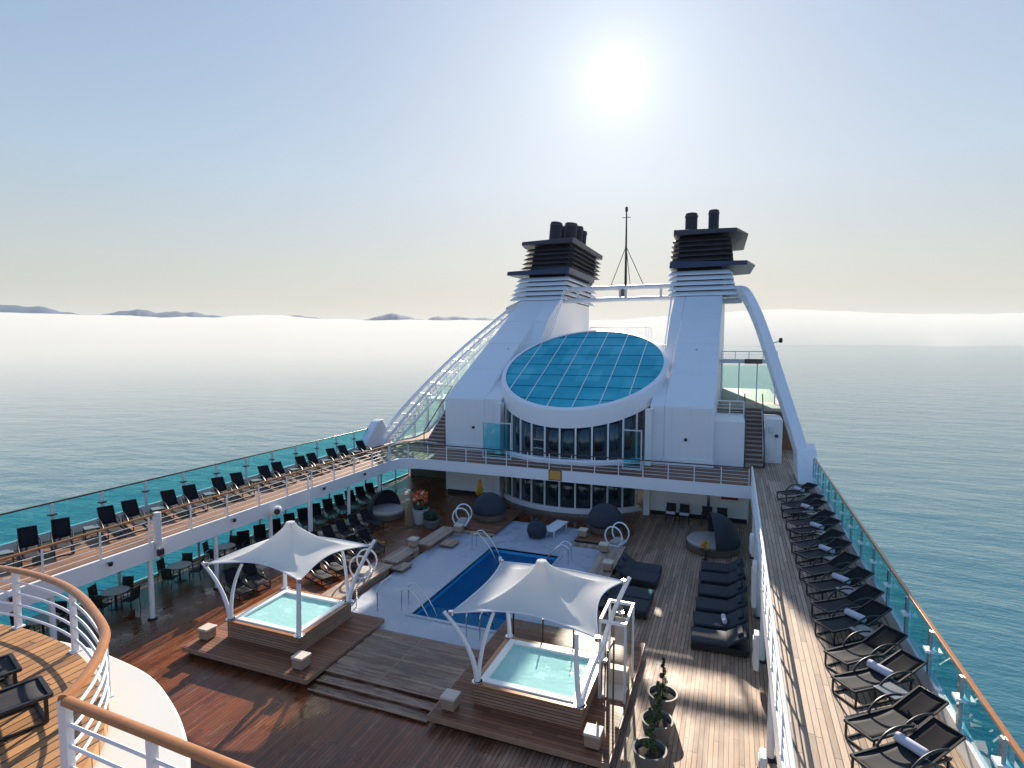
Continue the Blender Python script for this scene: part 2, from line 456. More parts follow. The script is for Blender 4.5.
def sstep(a, b, x):
    t = min(1, max(0, (x-a)/(b-a))); return t*t*(3-2*t)
def fog_bank(a0, a1, d0_, d1, dens, elf, label):
    na, nr = 150, 26; rows_top = []; rows_bot = []
    for i in range(na+1):
        az = a0+(a1-a0)*i/na
        d0 = d0_*(1+.2*noise.noise(Vector((az*.21, 1, 2))))
        elt = elf(az)+.12*noise.fractal(Vector((az*.22, 3.1, 0)), 1, 2, 4)
        tp, bt = [], []
        for j in range(nr+1):
            d = d0*(d1/d0)**(j/nr); rise = sstep(0, .6 if d0_ < 1000 else .25, j/nr)
            el = elt*rise+.10*noise.fractal(Vector((az*.5, d*.0012, 7)), 1, 2, 4)*rise
            z = (CAMZ+math.tan(R(el))*d)*rise+(SEA+.5+30*sstep(0, .5, j/nr))*(1-rise)
            if j == nr: z = SEA+1
            tp.append(az_pt(az, d, max(z, SEA+.4))); bt.append(az_pt(az, d, SEA-1.5))
        rows_top.append(tp); rows_bot.append(bt)
    mb = MB(); mb.grid(rows_top); mb.grid([list(reversed(r)) for r in rows_bot])
    loop = lambda a, b: mb.grid([a, b])
    loop([r[0] for r in rows_top], [r[0] for r in rows_bot]); loop([r[-1] for r in rows_top], [r[-1] for r in rows_bot])
    loop(rows_top[0], rows_bot[0]); loop(rows_top[-1], rows_bot[-1])
    m, nt, out = newmat('fog_volume'); M['fog'] = m
    v = N(nt, 'ShaderNodeVolumePrincipled'); v.inputs['Color'].default_value = (.80, .79, .775, 1)
    v.inputs['Density'].default_value = dens; v.inputs['Anisotropy'].default_value = .1
    LK(nt, v.outputs[0], out.inputs['Volume'])
    o = mb.build('fog_bank', 'fog'); bm = bmesh.new(); bm.from_mesh(o.data); bmesh.ops.remove_doubles(bm, verts=bm.verts, dist=.01)
    bmesh.ops.recalc_face_normals(bm, faces=bm.faces); bm.to_mesh(o.data); bm.free()
    tag(o, label, 'fog', kind='stuff')
fog_bank(-88, -4, 140, 8000, .0018, lambda az: 2.22+.28*math.exp(-((az+44.5)/3.2)**2), 'white bank of low sea fog spreading over the water left of the ship')
fog_bank(-12, 62, 6000, 9500, .0006, lambda az: 2.3+.75*math.exp(-((az-3)/8)**2)-.012*max(0, az-8), 'distant white fog bank along the horizon right of the ship')
def haze_box():
    m, nt, out = newmat('thin_haze'); M['haze'] = m
    v = N(nt, 'ShaderNodeVolumePrincipled'); v.inputs['Color'].default_value = (.78, .89, 1, 1)
    v.inputs['Density'].default_value = 1.8e-5; v.inputs['Anisotropy'].default_value = .1
    LK(nt, v.outputs[0], out.inputs['Volume'])
    tag(MB().box(-40000, 40000, -9000, 46000, SEA-22, 1400).build('haze', 'haze'), 'thin bluish haze over the whole sea', 'haze', kind='stuff')
haze_box()

# ------------------------------------------------------------------ hull and decks
PX0, PX1, PY0, PY1 = -10.45, -7.15, 16.95, 24.15      # swimming pool
hb = MB()
hb.prism([(XL, -30), (XR, -30), (XR, 58), (XL, 58)], SEA-1, -2.6)
hb.box(XL, XL+.2, -30, 58, -2.6, -.14); hb.box(XR-.2, XR, -30, 58, -2.6, -.14)
struct(hb.build('ship_hull', 'white_panel'))
def holed(z0, z1, x0, x1, y0, y1, hx0, hx1, hy0, hy1, mb=None):
    mb = mb or MB()
    mb.box(x0, hx0, y0, y1, z0, z1); mb.box(hx1, x1, y0, y1, z0, z1)
    mb.box(hx0, hx1, y0, hy0, z0, z1); mb.box(hx0, hx1, hy1, y1, z0, z1); return mb
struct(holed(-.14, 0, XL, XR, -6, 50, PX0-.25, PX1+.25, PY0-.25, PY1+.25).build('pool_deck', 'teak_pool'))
# pale surround round the pool
sur = holed(.004, .1, -13.1, -4.9, 15.55, 28.2, PX0, PX1, PY0, PY1)
struct(sur.build('pool_surround', 'grit', bevel=.01))
# promenade (upper walkways): white slab with fascia, teak sheet on top
def ring_path(off=0):
    return None
sl = MB()
sl.box(XL, IL, -6, 60, D9-.62, D9-.02)                     # port
sl.box(IR, XR, -6, 60, D9-.62, D9-.02)                      # starboard
sl.prism([(IL, YA-1.3), (IL+.18, YA-.62), (IL+.62, YA-.16), (IL+1.3, YA), (IR, YA), (IR, 60), (IL, 60)], D9-.62, D9-.02)
struct(sl.build('upper_deck', 'white'))
tk = MB()
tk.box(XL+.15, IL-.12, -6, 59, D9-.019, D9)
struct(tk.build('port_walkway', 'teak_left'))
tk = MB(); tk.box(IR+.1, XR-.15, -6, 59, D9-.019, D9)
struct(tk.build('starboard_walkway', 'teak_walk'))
tk = MB(); tk.prism([(IL-.11, YA-.2), (IL+.6, YA+.12), (IR+.09, YA+.12), (IR+.09, 34), (IL-.11, 34)], D9-.019, D9-.002)
struct(tk.build('aft_walkway', 'teak_plat'))

# sun deck (deck over the camera's left)
ring = smooth_path([(-13.6, 3.2, 0), (-12.3, 4.05, 0), (-11, 4.6, 0), (-9.83, 4.80, 0), (-9.22, 4.84, 0), (-8.45, 4.78, 0), (-7.77, 4.62, 0), (-7.14, 4.39, 0), (-6.59, 4.15, 0), (-6.23, 3.88, 0), (-5.96, 3.61, 0), (-5.77, 3.37, 0), (-5.66, 3.17, 0)], 5)
poly = [(p.x, p.y) for p in ring]+[(-3.3, 3.1), (-3.3, -3), (-13.6, -3)]
struct(MB().prism(poly, D10-.16, D10).build('sun_deck', 'teak_sun'))
# white overhang below it
edge = smooth_path([(-13.9, 3.1, 0), (-11.2, 4.75, 0), (-9.3, 5.02, 0), (-8.4, 5.08, 0), (-7.88, 5.05, 0), (-6.96, 4.92, 0), (-6.1, 4.59, 0), (-5.42, 4.21, 0), (-5.02, 3.9, 0), (-4.6, 3.4, 0), (-4.3, 2.6, 0), (-4.2, 1.6, 0)], 6)
struct(MB().prism([(p.x, p.y) for p in edge]+[(-4.2, -3.2), (-13.9, -3.2)], D10-.55, D10-.2).build('sun_deck_overhang', 'roof_paint', bevel=.03))

# ------------------------------------------------------------------ railings
def railing(name, label, pts, h, spacing, hand, handr=.035, bars=4, base=0., post=.026, barr=.011, group=None, post_mat='white', flat=False, postlist=None):
    t = thing(name, label, 'railing', tuple(pts[0]), 0, group)
    o = Vector(pts[0]); P = [Vector(p)-o for p in pts]
    up = Vector((0, 0, 1))
    if flat:
        mb = MB(); rows = []
        for i, p in enumerate(P):
            d = (P[min(i+1, len(P)-1)]-P[max(i-1, 0)]); d.normalize(); n = d.cross(up)
            sec = [(-1, -.35), (-.75, .35), (-.3, .55), (.3, .55), (.75, .35), (1, -.35), (.5, -.6), (-.5, -.6)]
            rows.append([p+n*a*handr+up*(h+b*handr) for a, b in sec])
        mb.grid(rows, True); mb.f += [tuple(range(8)), tuple(len(mb.v)-8+i for i in range(8))]; mb.mi += [0, 0]
        mb.build('handrail', hand, t)
    else:
        MB().tube([p+up*h for p in P], handr, 8).build('handrail', hand, t)
    for b in range(bars):
        z = base+(h-base)*(b+1)/(bars+1)*.98
        MB().tube([p+up*z for p in P], barr, 6).build('rail_bar', 'white', t)
    L = [0]
    for i in range(len(P)-1): L.append(L[-1]+(P[i+1]-P[i]).length)
    n = max(1, round(L[-1]/spacing))
    for k in range(n+1):
        s = L[-1]*k/n
        i = max(j for j in range(len(L)) if L[j] <= s+1e-6); i = min(i, len(P)-2)
        f = (s-L[i])/max(1e-6, L[i+1]-L[i]); p = P[i]+(P[i+1]-P[i])*f
        mb = MB(); mb.box(-post, post, -post, post, 0, h-handr*.4); mb.box(-post*1.8, post*1.8, -post*1.8, post*1.8, 0, .02)
        d = P[i+1]-P[i]
        q = mb.build('post', post_mat, t, tuple(p)); q.rotation_euler = (0, 0, math.atan2(d.y, d.x))
    return t

rr = ring
railing('curved_railing', 'curved white railing with teak handrail round the sun deck platform', [(p.x, p.y, D10) for p in rr], .85, 1.42, 'cap', .053, 4, 0, .033, .017, flat=True)
railing('straight_railing', 'straight teak-capped railing at the photo\'s bottom left corner', [(-5.6, 3.16, D10), (-4.5, 3.13, D10), (-3.3, 3.09, D10)], .85, 1.25, 'cap', .053, 3, 0, .033, .017, flat=True)
railing('walkway_railing', 'white railing with thin bars along the left upper walkway inner edge', [(IL+.02, y, D9) for y in (2, 10, 20, YA-1.35)], .95, 1.62, 'cap', .04, 4, 0, .022, .011)
corner = smooth_path([(IL+.05, YA-1.25, D9), (IL+.2, YA-.66, D9), (IL+.62, YA-.12, D9), (IL+1.3, YA+.05, D9)], 4)
railing('aft_railing', 'dark-capped white railing across the front of the glass atrium', corner+[Vector((-9, YA+.05, D9)), Vector((IR-.1, YA+.05, D9))], .88, 1.25, 'cap_dark', .032, 4, 0, .02, .010)
railing('starboard_railing', 'white railing along the right upper walkway above the sun loungers', [(IR+.02, y, D9) for y in (6, 14, 22, YA)], .95, 1.35, 'white', .04, 4, 0, .022, .011)

def glass_rail(name, label, x, y0, y1, z, h, sp, capm, side, bracket, glassm='glass_teal', caphw=.042, kb=.1):
    t = thing(name, label, 'glass balustrade', (x, y0, z))
    L = y1-y0; n = round(L/sp); sp = L/n
    MB().box(-caphw, caphw, 0, L, h-.03, h+.025).build('handrail', capm, t, bevel=.012)
    MB().box(-.07, .07, 0, L, 0, kb).build('base_kerb', 'grey_white', t, bevel=.01)
    for k in range(n):
        MB().box(-.008, .008, k*sp+.03, (k+1)*sp-.03, kb, h-.03).build('glass_panel', glassm, t)
    for k in range(n+1):
        p = MB().box(-.03, .03, -.05, .05, kb+.002, h-.03).build('post', 'steel' if capm == 'cap' else 'grey_white', t, (-side*.055, k*sp, 0))
        MB().box(-.09, .09, -.11, .11, h*.66, h*.66+.05).build('bracket', bracket, p)
    return t
glass_rail('glass_balustrade', 'teal glass balustrade with teak cap beside the right-hand row of loungers', 3.78, 3.3, 30.9, D9, 1.3, 1.62, 'cap', 1, 'white', kb=.36)
glass_rail('glass_balustrade', 'teal glass balustrade with dark cap behind the left upper walkway loungers', -22.25, 2.2, 31.2, D9, 1.3, 1.75, 'cap_dark', -1, 'cap_dark', kb=.3)
glass_rail('glass_balustrade', 'teal glass balustrade behind the dining tables under the left walkway', -22.3, 2.2, 36, 0, 1.15, 1.75, 'cap_dark', -1, 'cap_dark')
glass_rail('glass_balustrade', 'shaded glass balustrade under the right upper walkway', 3.7, 3.3, 36, 0, 1.15, 1.75, 'cap_dark', 1, 'cap_dark')

# pillars under the port walkway
for i, y in enumerate([4.5, 7.4, 10.4, 13.5, 16.2, 19.05, 21.6, 24.5, 27.3]):
    t = thing('pillar', 'white steel pillar under the left walkway, %s from the near end' % ORD[i], 'pillar', (-18.85, y, 0), 0, 'pillars under the left walkway')
    MB().lathe([(.085, 0), (.085, D9-.62)], 14).build('shaft', 'white', t)
    MB().lathe([(.16, 0), (.16, .03), (.1, .06)], 14).build('base_plate', 'black_metal', t)

# tall white speaker on the left railing
t = thing('deck_speaker', 'tall white column speaker on the left walkway railing', 'loudspeaker', (-18.62, 13.65, 2.2))
MB().box(-.095, .095, -.1, .1, .45, 1.62).build('cabinet', 'grey_white', t, bevel=.02)
MB().box(-.1, .1, -.1, .1, .42, .448).build('bottom_plate', 'white', t)
MB().tube([(0, 0, .42), (0, 0, .05)], .06, 8).build('mount', 'white', t)
MB().box(.05, .17, -.1, .1, .1, .32).build('lamp_head', 'black_metal', t)
t = thing('spotlight', 'round white spotlight fixed to the left walkway fascia', 'spotlight', (-18.58, 19.1, 2.2))
MB().lathe([(.17, 0), (.2, .1), (.2, .34), (.16, .38)], 16).build('housing', 'white', t, (0.16, -.05, .25), rot=(R(90), 0, R(40)))
MB().lathe([(.13, .38), (.13, .40)], 16).build('lens', 'black_metal', t, (0.16, -.05, .25), rot=(R(90), 0, R(40)))
MB().tube([(0, 0, 0), (.08, -.02, .2)], .05, 8).build('bracket', 'white', t)
t = thing('slender_pole', 'slender white pole standing behind the left canopy beside the walkway', 'pole', (-18.35, 20.9, 0))
MB().tube([(0, 0, 0), (0, 0, 3.5)], .04, 8).build('shaft', 'white', t)
MB().lathe([(.1, 0), (.1, .04)], 12).build('foot', 'white', t)
for i, y in enumerate([9.3, 12.0, 16.9, 22.3, 25.6]):
    t = thing('fascia_lamp', 'small dark lamp on the left walkway fascia, %s from the near end' % ORD[i], 'lamp', (-18.69, y, 2.62), 0, 'small lamps along the left fascia')
    MB().box(0, .05, -.07, .07, -.04, .05).build('bracket', 'grey_white', t); MB().lathe([(.06, -.1), (.075, .02)], 10, (.1, 0, 0)).build('head', 'black_metal', t)
# boxes on starboard rail
for (y, z, h, lab) in [(23.0, 1.75, .72, 'louvred white vent box high on the right inner wall'), (20.0, 1.0, 1.5, 'tall white locker mounted on the right inner wall'), (17.3, .35, 1.05, 'slim white life-ring case low on the right inner wall'), (12.9, .15, .7, 'white floodlight on the right inner wall near the photo\'s bottom edge')]:
    t = thing('wall_box', lab, 'wall box', (IR-.02, y, z))
    MB().box(-.15, 0, -.2, .2, 0, h).build('case', 'white', t, bevel=.03)
    MB().box(-.175, -.152, -.15, .15, h*.12, h*.86).build('door', 'grey_white', t, bevel=.01)
    MB().box(-.19, -.176, -.03, .03, h*.45, h*.55).build('latch', 'black_metal', t)
# inner wall posts below the starboard walkway
for i, y in enumerate([8, 11, 14, 18.4, 21.4, 24.4, 27.4]):
    t = thing('pillar', 'white steel pillar under the right walkway edge, %s from the near end' % ORD[i], 'pillar', (IR+.12, y, 0), 0, 'pillars under the right walkway')
    MB().lathe([(.085, 0), (.085, D9-.62)], 14).build('shaft', 'white', t)
    MB().lathe([(.16, 0), (.16, .03), (.1, .06)], 14).build('base_plate', 'black_metal', t)

# ------------------------------------------------------------------ superstructure
XC = -9.0
DC = (-9.2, 36.45); DR = 5.38
def skyz(y): return 5.86+.445*(y-31.05)
# deckhouse: the blocks either side of the drum, sloping up to the funnels
def funnel_house(x0, x1, label, mirror):
    t = thing('funnel_house', label, 'deckhouse', (0, 33, 0))
    xa, xb2 = (x0-.5, x1) if not mirror else (x0+.75, x1)
    prof = [(0, 0), (0, 6.15), (12.6, 13.15), (13.0, 13.3), (23, 13.3), (23, 0)]
    xi = x1-1.12 if not mirror else x0+.75
    strip = [(0, 0), (0, 6.14), (7.3, 9.3), (9.6, 11.47), (12.6, 13.14), (13.0, 13.29), (22.98, 13.29), (22.98, 0)]
    MB().prism(strip, *((xi-.01, x1) if not mirror else (x0, xi+.01)), 'x').build('inner_casing', 'white_panel', t)
    if mirror: x0 = xi
    else: xb2 = xi
    L_ = [(xa if q[0] == 0 else x0, *q) for q in prof]; R_ = [(xb2, *q) for q in prof]; n = len(prof)
    mb = MB().add(L_+R_, [tuple(range(n)), tuple(reversed(range(n, 2*n)))]+[(i, (i+1) % n, (i+1) % n+n, i+n) for i in range(n)])
    mb.build('casing', 'white_panel', t, bevel=.09)
    # skirt at the promenade, small step out
    MB().prism([(x0-.02, -.10), (x1+.02, -.10), (x1+.02, -.02), (x0-.02, -.02)], D9+.02, D9+.42).build('skirt', 'white', t, bevel=.02)
    for (u, z) in [(.45, 4.3), (.5, 9.2)]:
        y = 0 if z < 5.9 else (z-5.95)*12.6/7.2
        q = MB().lathe([(.09, 0), (.09, .07), (.05, .1)], 12).build('lamp', 'black_metal', t, (x0+(x1-x0)*u, y-.02, z), rot=(R(90 if z < 5.9 else 35), 0, 0))
    # weld seams
    for k in range(1, 4):
        z = 5.95+7.2*k/4; y = 12.6*k/4; z += .2-.05*k
        MB().box(x0+.02, x1-.02, y-.02, y+.02, z-.004, z+.016).build('weld_seam', 'white', t)
    return t
funnel_house(-17.1, -13.62, 'white sloping casing rising to the left funnel', 0)
funnel_house(-4.4, -.95, 'white sloping casing rising to the right funnel', 1)

t = thing('deckhouse', 'white deckhouse wall behind the pool with bar recess on its left', 'deckhouse', (0, 32.6, 0))
for (x0, x1, y0, y1, z0, z1) in [(-17.0, -13.6, 0, .3, 0, D9-.63), (-4.4, .9, 0, .3, 0, D9-.63), (-13.6, -4.42, 9.6, 23, D9, 8.99), (-.95, .62, .9, 8, D9, 5.355)]:
    MB().box(x0, x1, y0, y1, z0, z1).build('wall', 'white_panel', t)
MB().box(-22.0, -17.02, 3.2, 3.4, 0, D9-.63).build('bar_wall', 'brown', t)
MB().box(-17.2, -13.7, -.04, -.005, 0, .22).build('skirting', 'black_metal', t)
MB().box(-4.4, .85, -.04, -.005, 0, .22).build('skirting', 'black_metal', t)
for x in (-13.55, -4.42):
    MB().box(x-.17, x+.17, -.45, -.005, 0, 2.17).build('pilaster', 'white', t, bevel=.02)
    MB().box(x-.17, x+.17, -.32, .38, D9+.01, 6.0).build('pilaster', 'white', t, bevel=.02)
MB().box(-1.2, -1.05, -.08, -.005, .1, 2.1).build('drainpipe', 'steel', t)
for x in (-15.9, -2.6):
    pass
# atrium drum
t = thing('glass_atrium', 'round glass atrium with slanted teal oval skylight', 'atrium', (DC[0], DC[1], 0))
A0 = R(49)
def dpt(a, r): return (math.sin(a)*r, -math.cos(a)*r)
# upper band: cylinder between window head and slanted plane
nseg = 96; rows = [[], [], [], []]
for k in range(nseg):
    a = 2*PI*k/nseg
    for j, (r, dz) in enumerate([(DR, -1.02), (DR, -.10), (DR-.02, 0.), (DR-.3, .02)]):
        x, y = dpt(a, r); rows[j].append((x, y, skyz(DC[1]+y)+dz))
MB().grid(rows, True).build('drum_wall', 'white', t)
rows = []
for r in [0, .25, .5, .75, 1.]:
    rows.append([(dpt(2*PI*k/nseg, r*(DR-.29))[0], dpt(2*PI*k/nseg, r*(DR-.29))[1], skyz(DC[1]+dpt(2*PI*k/nseg, r*(DR-.29))[1])-.03) for k in range(nseg)])
sky = MB().grid(rows, True).build('skylight', 'skylight', t)
fr = MB()
for x in (-3.9, -2.4, -.9, .6, 2.1, 3.6):
    h = math.sqrt((DR-.3)**2-x*x)
    fr.bar((x, -h, skyz(DC[1]-h)+.0), (x, h, skyz(DC[1]+h)), .045, .05)
fr.build('skylight_bar', 'white', sky)
fr = MB()
for y in (-4.1, -2.7, -1.3, .1, 1.5, 2.9, 4.2):
    h = math.sqrt((DR-.3)**2-y*y)
    fr.bar((-h, y, skyz(DC[1]+y)-.028), (h, y, skyz(DC[1]+y)-.028), .07, .02)
fr.build('skylight_crossbar', 'sky_bar', sky)
npane = 10
for lvl, (zb, nm) in enumerate([(0.0, 'low'), (D9, 'up')]):
    for k in range(npane):
        a = -A0+2*A0*k/npane; b = -A0+2*A0*(k+1)/npane
        p0, p1 = dpt(a, DR-.05), dpt(b, DR-.05)
        z0 = zb+.26
        if lvl == 0: ta = tb = 2.17
        else: ta = skyz(DC[1]+p0[1])-1.01; tb = skyz(DC[1]+p1[1])-1.01
        mb = MB(); mb.add([(*p0, z0), (*p1, z0), (*p1, tb), (*p0, ta)], [(0, 1, 2, 3)])
        mb.build('window', 'window', t, solid=.03)
    for k in range(npane+1):
        a = -A0+2*A0*k/npane; p = dpt(a, DR-.02)
        top = 2.17 if lvl == 0 else skyz(DC[1]+p[1])-1.01
        MB().box(-.045, .045, -.05, .05, zb+.2, top).build('mullion', 'white', t, (p[0], p[1], 0), rot=(0, 0, a))
    rows = [[], [], [], []]
    for k in range(41):
        a = -A0-.04+2*(A0+.04)*k/40
        for j, (r, z) in enumerate([(DR-.2, zb+.27), (DR+.12, zb+.27), (DR+.2, zb+.18), (DR+.2, zb+.004)]):
            rows[j].append((*dpt(a, r), z))
    MB().grid(rows).build('sill', 'white', t)
# pair of steel door rails across one upper window
mb = MB(); a = -A0+2*A0*3.5/npane; p = dpt(a, DR-.02)
for dz in (1.25, .75): mb.box(-.42, .42, -.03, .03, D9+dz, D9+dz+.06)
mb.build('door_rail', 'steel', t, (p[0], p[1], 0), rot=(0, 0, a))
# glass screens standing on the aft walkway
for (x0, x1, lab) in [(-14.0, -12.15, 'teal glass wind screen left of the atrium on the aft walkway'), (-5.6, -4.55, 'teal glass wind screen right of the atrium on the aft walkway')]:
    t = thing('glass_screen', lab, 'glass screen', (x0, 31.0, D9)); W = x1-x0
    f = MB(); f.box(0, .06, -.03, .03, 0, 2.2); f.box(W-.06, W, -.03, .03, 0, 2.2); f.box(.06, W-.06, -.025, .025, 2.13, 2.19); f.box(.06, W-.06, -.025, .025, .02, .09)
    f.build('frame', 'grey_white', t)
    MB().box(.06, W-.06, -.008, .008, .09, 2.13).build('pane', 'glass_teal', t)
# glass windbreak at the inner corner of the promenade
t = thing('corner_windbreak', 'curved pale green glass windbreak at the left inner corner of the walkway', 'glass screen', (IL+.3, YA, D9))
cp = smooth_path([(-.42, -1.6, 0), (-.3, -.75, 0), (.15, -.1, 0), (.9, .18, 0), (2.0, .2, 0)], 5)
MB().grid([[(p.x, p.y, .06) for p in cp], [(p.x, p.y, .98) for p in cp]]).build('pane', 'glass_green', t, solid=.02)
MB().tube([p+Vector((0, 0, 1.0)) for p in cp], .025, 6).build('top_rail', 'grey_white', t)

# lower structure seen between and behind funnels
def funnel(x0, x1, side, label):
    """louvred funnel stack; side = -1 wing plates to the left, +1 to the right"""
    t = thing('funnel', label, 'funnel', ((x0+x1)/2, 46, 13.3))
    hw = (x1-x0)/2
    DP = 10.6; LEAN = .55; s = side
    def lean(mb): mb.v = [(x, y+LEAN*z, z) for x, y, z in mb.v]; return mb
    lean(MB().box(-hw+.1, hw-.1, .45, DP-.2, 0, 5.04)).build('core', 'dark_louvre', t)
    def fin(z, x_l, x_r, y0, y1, th, lip, mat, nm='louvre'):
        # a louvre blade with drooping outer lip
        rows = []
        for (e, dz) in [(-.5, th), (0, th*.8), (lip, -th*.75), (lip-.02, -th*1.0), (-.12, -.02), (-.5, 0)]:
            rows.append([(x_l-e, y0-e, z+dz), (x_r+e, y0-e, z+dz), (x_r+e, y1+e, z+dz), (x_l-e, y1+e, z+dz)])
        mb = MB().grid(rows, True); mb.grid([rows[-1], rows[0]], True)
        return lean(mb).build(nm, mat, t)
    def ext(o, i): return (-(hw+o), hw+i) if s < 0 else (-(hw+i), hw+o)
    for k in range(5):
        l, r = ext(.78-.09*k, .12+.02*k); fin(.2+k*.42, l, r, .1, DP, .2, .28, 'white_panel')
    for k in range(5):
        l, r = ext(.42-.04*k, .2-.02*k); fin(3.02+k*.42, l, r, .38, DP-.1, .15, .3, 'dark_louvre')
    def wing(z, th, x_in, x_out, yb, nm, sw):
        pl = [(-s*x_in, -.45, 1), (s*(x_out-sw), -.45, .9), (s*x_out, 2.6, .2), (s*(x_out-.25), yb, .2), (-s*(x_in+.1), yb, 1), (-s*(x_in+.05), .2, 1)]
        if s < 0: pl = list(reversed(pl))
        n = len(pl)
        vs = [(x, y, z+th*(1 if q == 1 else .7)) for x, y, q in pl]+[(x, y, z+(0 if q == 1 else th*(.7-.7*q))) for x, y, q in pl]
        fs = [tuple(range(n)), tuple(reversed(range(n, 2*n)))]+[(i, (i+1) % n, (i+1) % n+n, i+n) for i in range(n)]
        return lean(MB().add(vs, fs)).build(nm, 'dark_band' if nm == 'lower_wing' else 'dark_louvre', t, bevel=.02)
    wing(2.25, .55, hw+.42, hw+2.35, 8.5, 'lower_wing', .65)
    wing(5.05, .5, hw+.3, hw+1.8, DP+.5, 'upper_wing', .9)
    return t
tl = funnel(-17.05, -13.6, -1, 'left funnel with dark louvres, a cluster of five exhaust pipes on top')
tr = funnel(-4.55, -1.0, 1, 'right funnel with dark louvres and two separate exhaust pipes on top')
def pipe(t, x, y, r, h, lean=0):
    MB().tube([(x, y, 5.3), (x+lean*.6, y+.1, 5.48+h*.7), (x+lean, y+.15, 5.48+h)], [r, r, r*.96], 18).build('exhaust_pipe', 'soot', t)
    MB().tube([(x+lean*.86, y+.14, 5.48+h*.84), (x+lean*.9, y+.145, 5.48+h*.92)], [r*1.08, r*1.08], 18).build('exhaust_collar', 'dark_louvre', t)
for (x, y, r, h) in [(-.35, 4.9, .55, 1.9), (-.25, 6.9, .36, 1.9), (.55, 6.7, .6, 2.1), (.75, 8.8, .42, 2.2), (.8, 10.2, .4, 2.0)]:
    pipe(tl, x, y, r, h, .15)
for (x, y, r, h) in [(-.95, 5.4, .5, 1.85), (.85, 5.2, .42, 1.95)]:
    pipe(tr, x, y, r, h, 0)

# cross beam and mast
t = thing('cross_beam', 'white double pipe beam joining the two funnels', 'beam', (-9, 47, 13.2))
MB().tube([(-4.6, 0, 1.0), (4.6, 0, 1.0)], .2, 12).build('upper_pipe', 'grey_white', t)
MB().tube([(-4.6, 0, .05), (4.6, 0, .05)], .2, 12).build('lower_pipe', 'grey_white', t)
for x in (-3.4, 0.15, .6, 3.4): MB().box(x-.1, x+.1, -.06, .06, .2, .9).build('web_plate', 'grey_white', t)
MB().box(.25, .5, -.25, -.02, .25, .8).build('junction_box', 'brown', t)
t = thing('mast', 'thin dark radio mast between the funnels', 'mast', (-8.42, 47, 14.3))
MB().tube([(0, 0, 0), (0, 0, 3), (0, 0, 6.2)], [.11, .08, .05], 8).build('pole', 'black_metal', t)
MB().lathe([(.09, 5.95), (.11, 6.0), (.11, 6.3), (.06, 6.35)], 10).build('lantern', 'black_metal', t)
MB().bar((-.35, 0, 5.5), (.35, 0, 5.5), .05).build('yard', 'black_metal', t)
for x, y in ((-1.3, .1), (1.5, .1), (0, 2.5)): MB().tube([(0, 0, 3.2), (x, y, -.1)], .03, 5).build('stay', 'black_metal', t)
railing('roof_railing', 'thin railing on the roof just behind the skylight', [(-10.6, 44, 9.6), (-6.3, 44, 9.6), (-6.3, 47, 9.6)], 1.3, 1.5, 'grey_white', .03, 2)
MBx = MB(); MBx.box(-13.6, -4.42, 42.0, 50, 9.0, 9.58); struct(MBx.build('roof_deck', 'white'))
# ladders / fins on the inner faces of the casings
for i, (x, s, lab) in enumerate([(-13.55, 1, 'white rung ladder on the inner side of the left funnel casing'), (-4.46, -1, 'white rung ladder on the inner side of the right funnel casing')]):
    t = thing('ladder', lab, 'ladder', (x, 41, 9.2))
    for d in (0, .5): MB().tube([(s*.15, d, 0), (s*.15, d+5.5, 5.2)], .035, 6).build('stile', 'white', t)
    for k in range(14):
        f = (k+.5)/14; MB().tube([(s*.15, f*5.5, f*5.2), (s*.15, f*5.5+.5, f*5.2)], .025, 5).build('rung', 'white', t)

# arches: left one is an open lattice truss with glass below, right one a boxed girder
def arch_left():
    t = thing('arch_truss', 'white lattice arch sweeping from the left walkway up to the left funnel', 'arch', (-22, 31, D9))
    o = Vector((-22, 31, D9))
    top = smooth_path([(-22.25, 31.6, 3.05), (-21.9, 32.7, 3.95), (-21.45, 34.7, 5.45), (-20.85, 37.3, 7.2), (-20.1, 40.7, 9.25), (-19.2, 44.6, 11.35), (-18.2, 46.6, 12.75), (-16.8, 47.2, 13.5)], 5)
    low = smooth_path([(-21.95, 32.4, 2.9), (-21.6, 33.6, 3.7), (-21.2, 35.5, 4.95), (-20.7, 38.2, 6.7), (-20.1, 41.6, 8.75), (-19.4, 45.2, 10.7), (-18.2, 47.0, 11.9), (-16.8, 47.4, 12.7)], 5)
    top = [p-o for p in top]; low = [p-o for p in low]
    MB().tube(top, .14, 8).build('top_chord', 'white', t); MB().tube(low, .11, 8).build('bottom_chord', 'white', t)
    off = Vector((.55, .1, -.1))
    MB().tube([p+off for p in top], .1, 8).build('top_chord', 'white', t); MB().tube([p+off for p in low], .09, 8).build('bottom_chord', 'white', t)
    lat = MB(); n = len(top); k = 0
    for i in range(0, n-6):
        a, b = (top[i], low[i+1]) if i % 2 == 0 else (low[i], top[i+1])
        lat.tube([a, b], .045, 5); lat.tube([a+off, b+off], .04, 5)
        if i % 2 == 0: lat.tube([top[i], top[i]+off], .04, 5); lat.tube([low[i], low[i]+off], .04, 5)
    lat.build('lattice', 'white', t)
    MB().obox((-17.6+22, 46.9-31, 12.85-D9), (1, .3, .5), (0, 1, 0), (-.4, 0, 1), 1.1, .4, .42).build('end_plate', 'grey_white', t, bevel=.12)
    # foot plate
    MB().prism([(-1.35, .1), (.35, .1), (2.3, .1), (1.0, 1.85), (.5, 1.75)], -.3, .25, 'x').build('foot_plate', 'white', t, bevel=.04)
    return top, low, o
top, low, o = arch_left()
t = thing('glazed_screen', 'row of glass panels hanging below the left lattice arch', 'glass screen', (-21.9, 32.6, D9))
oo = Vector((-21.9, 32.6, D9))
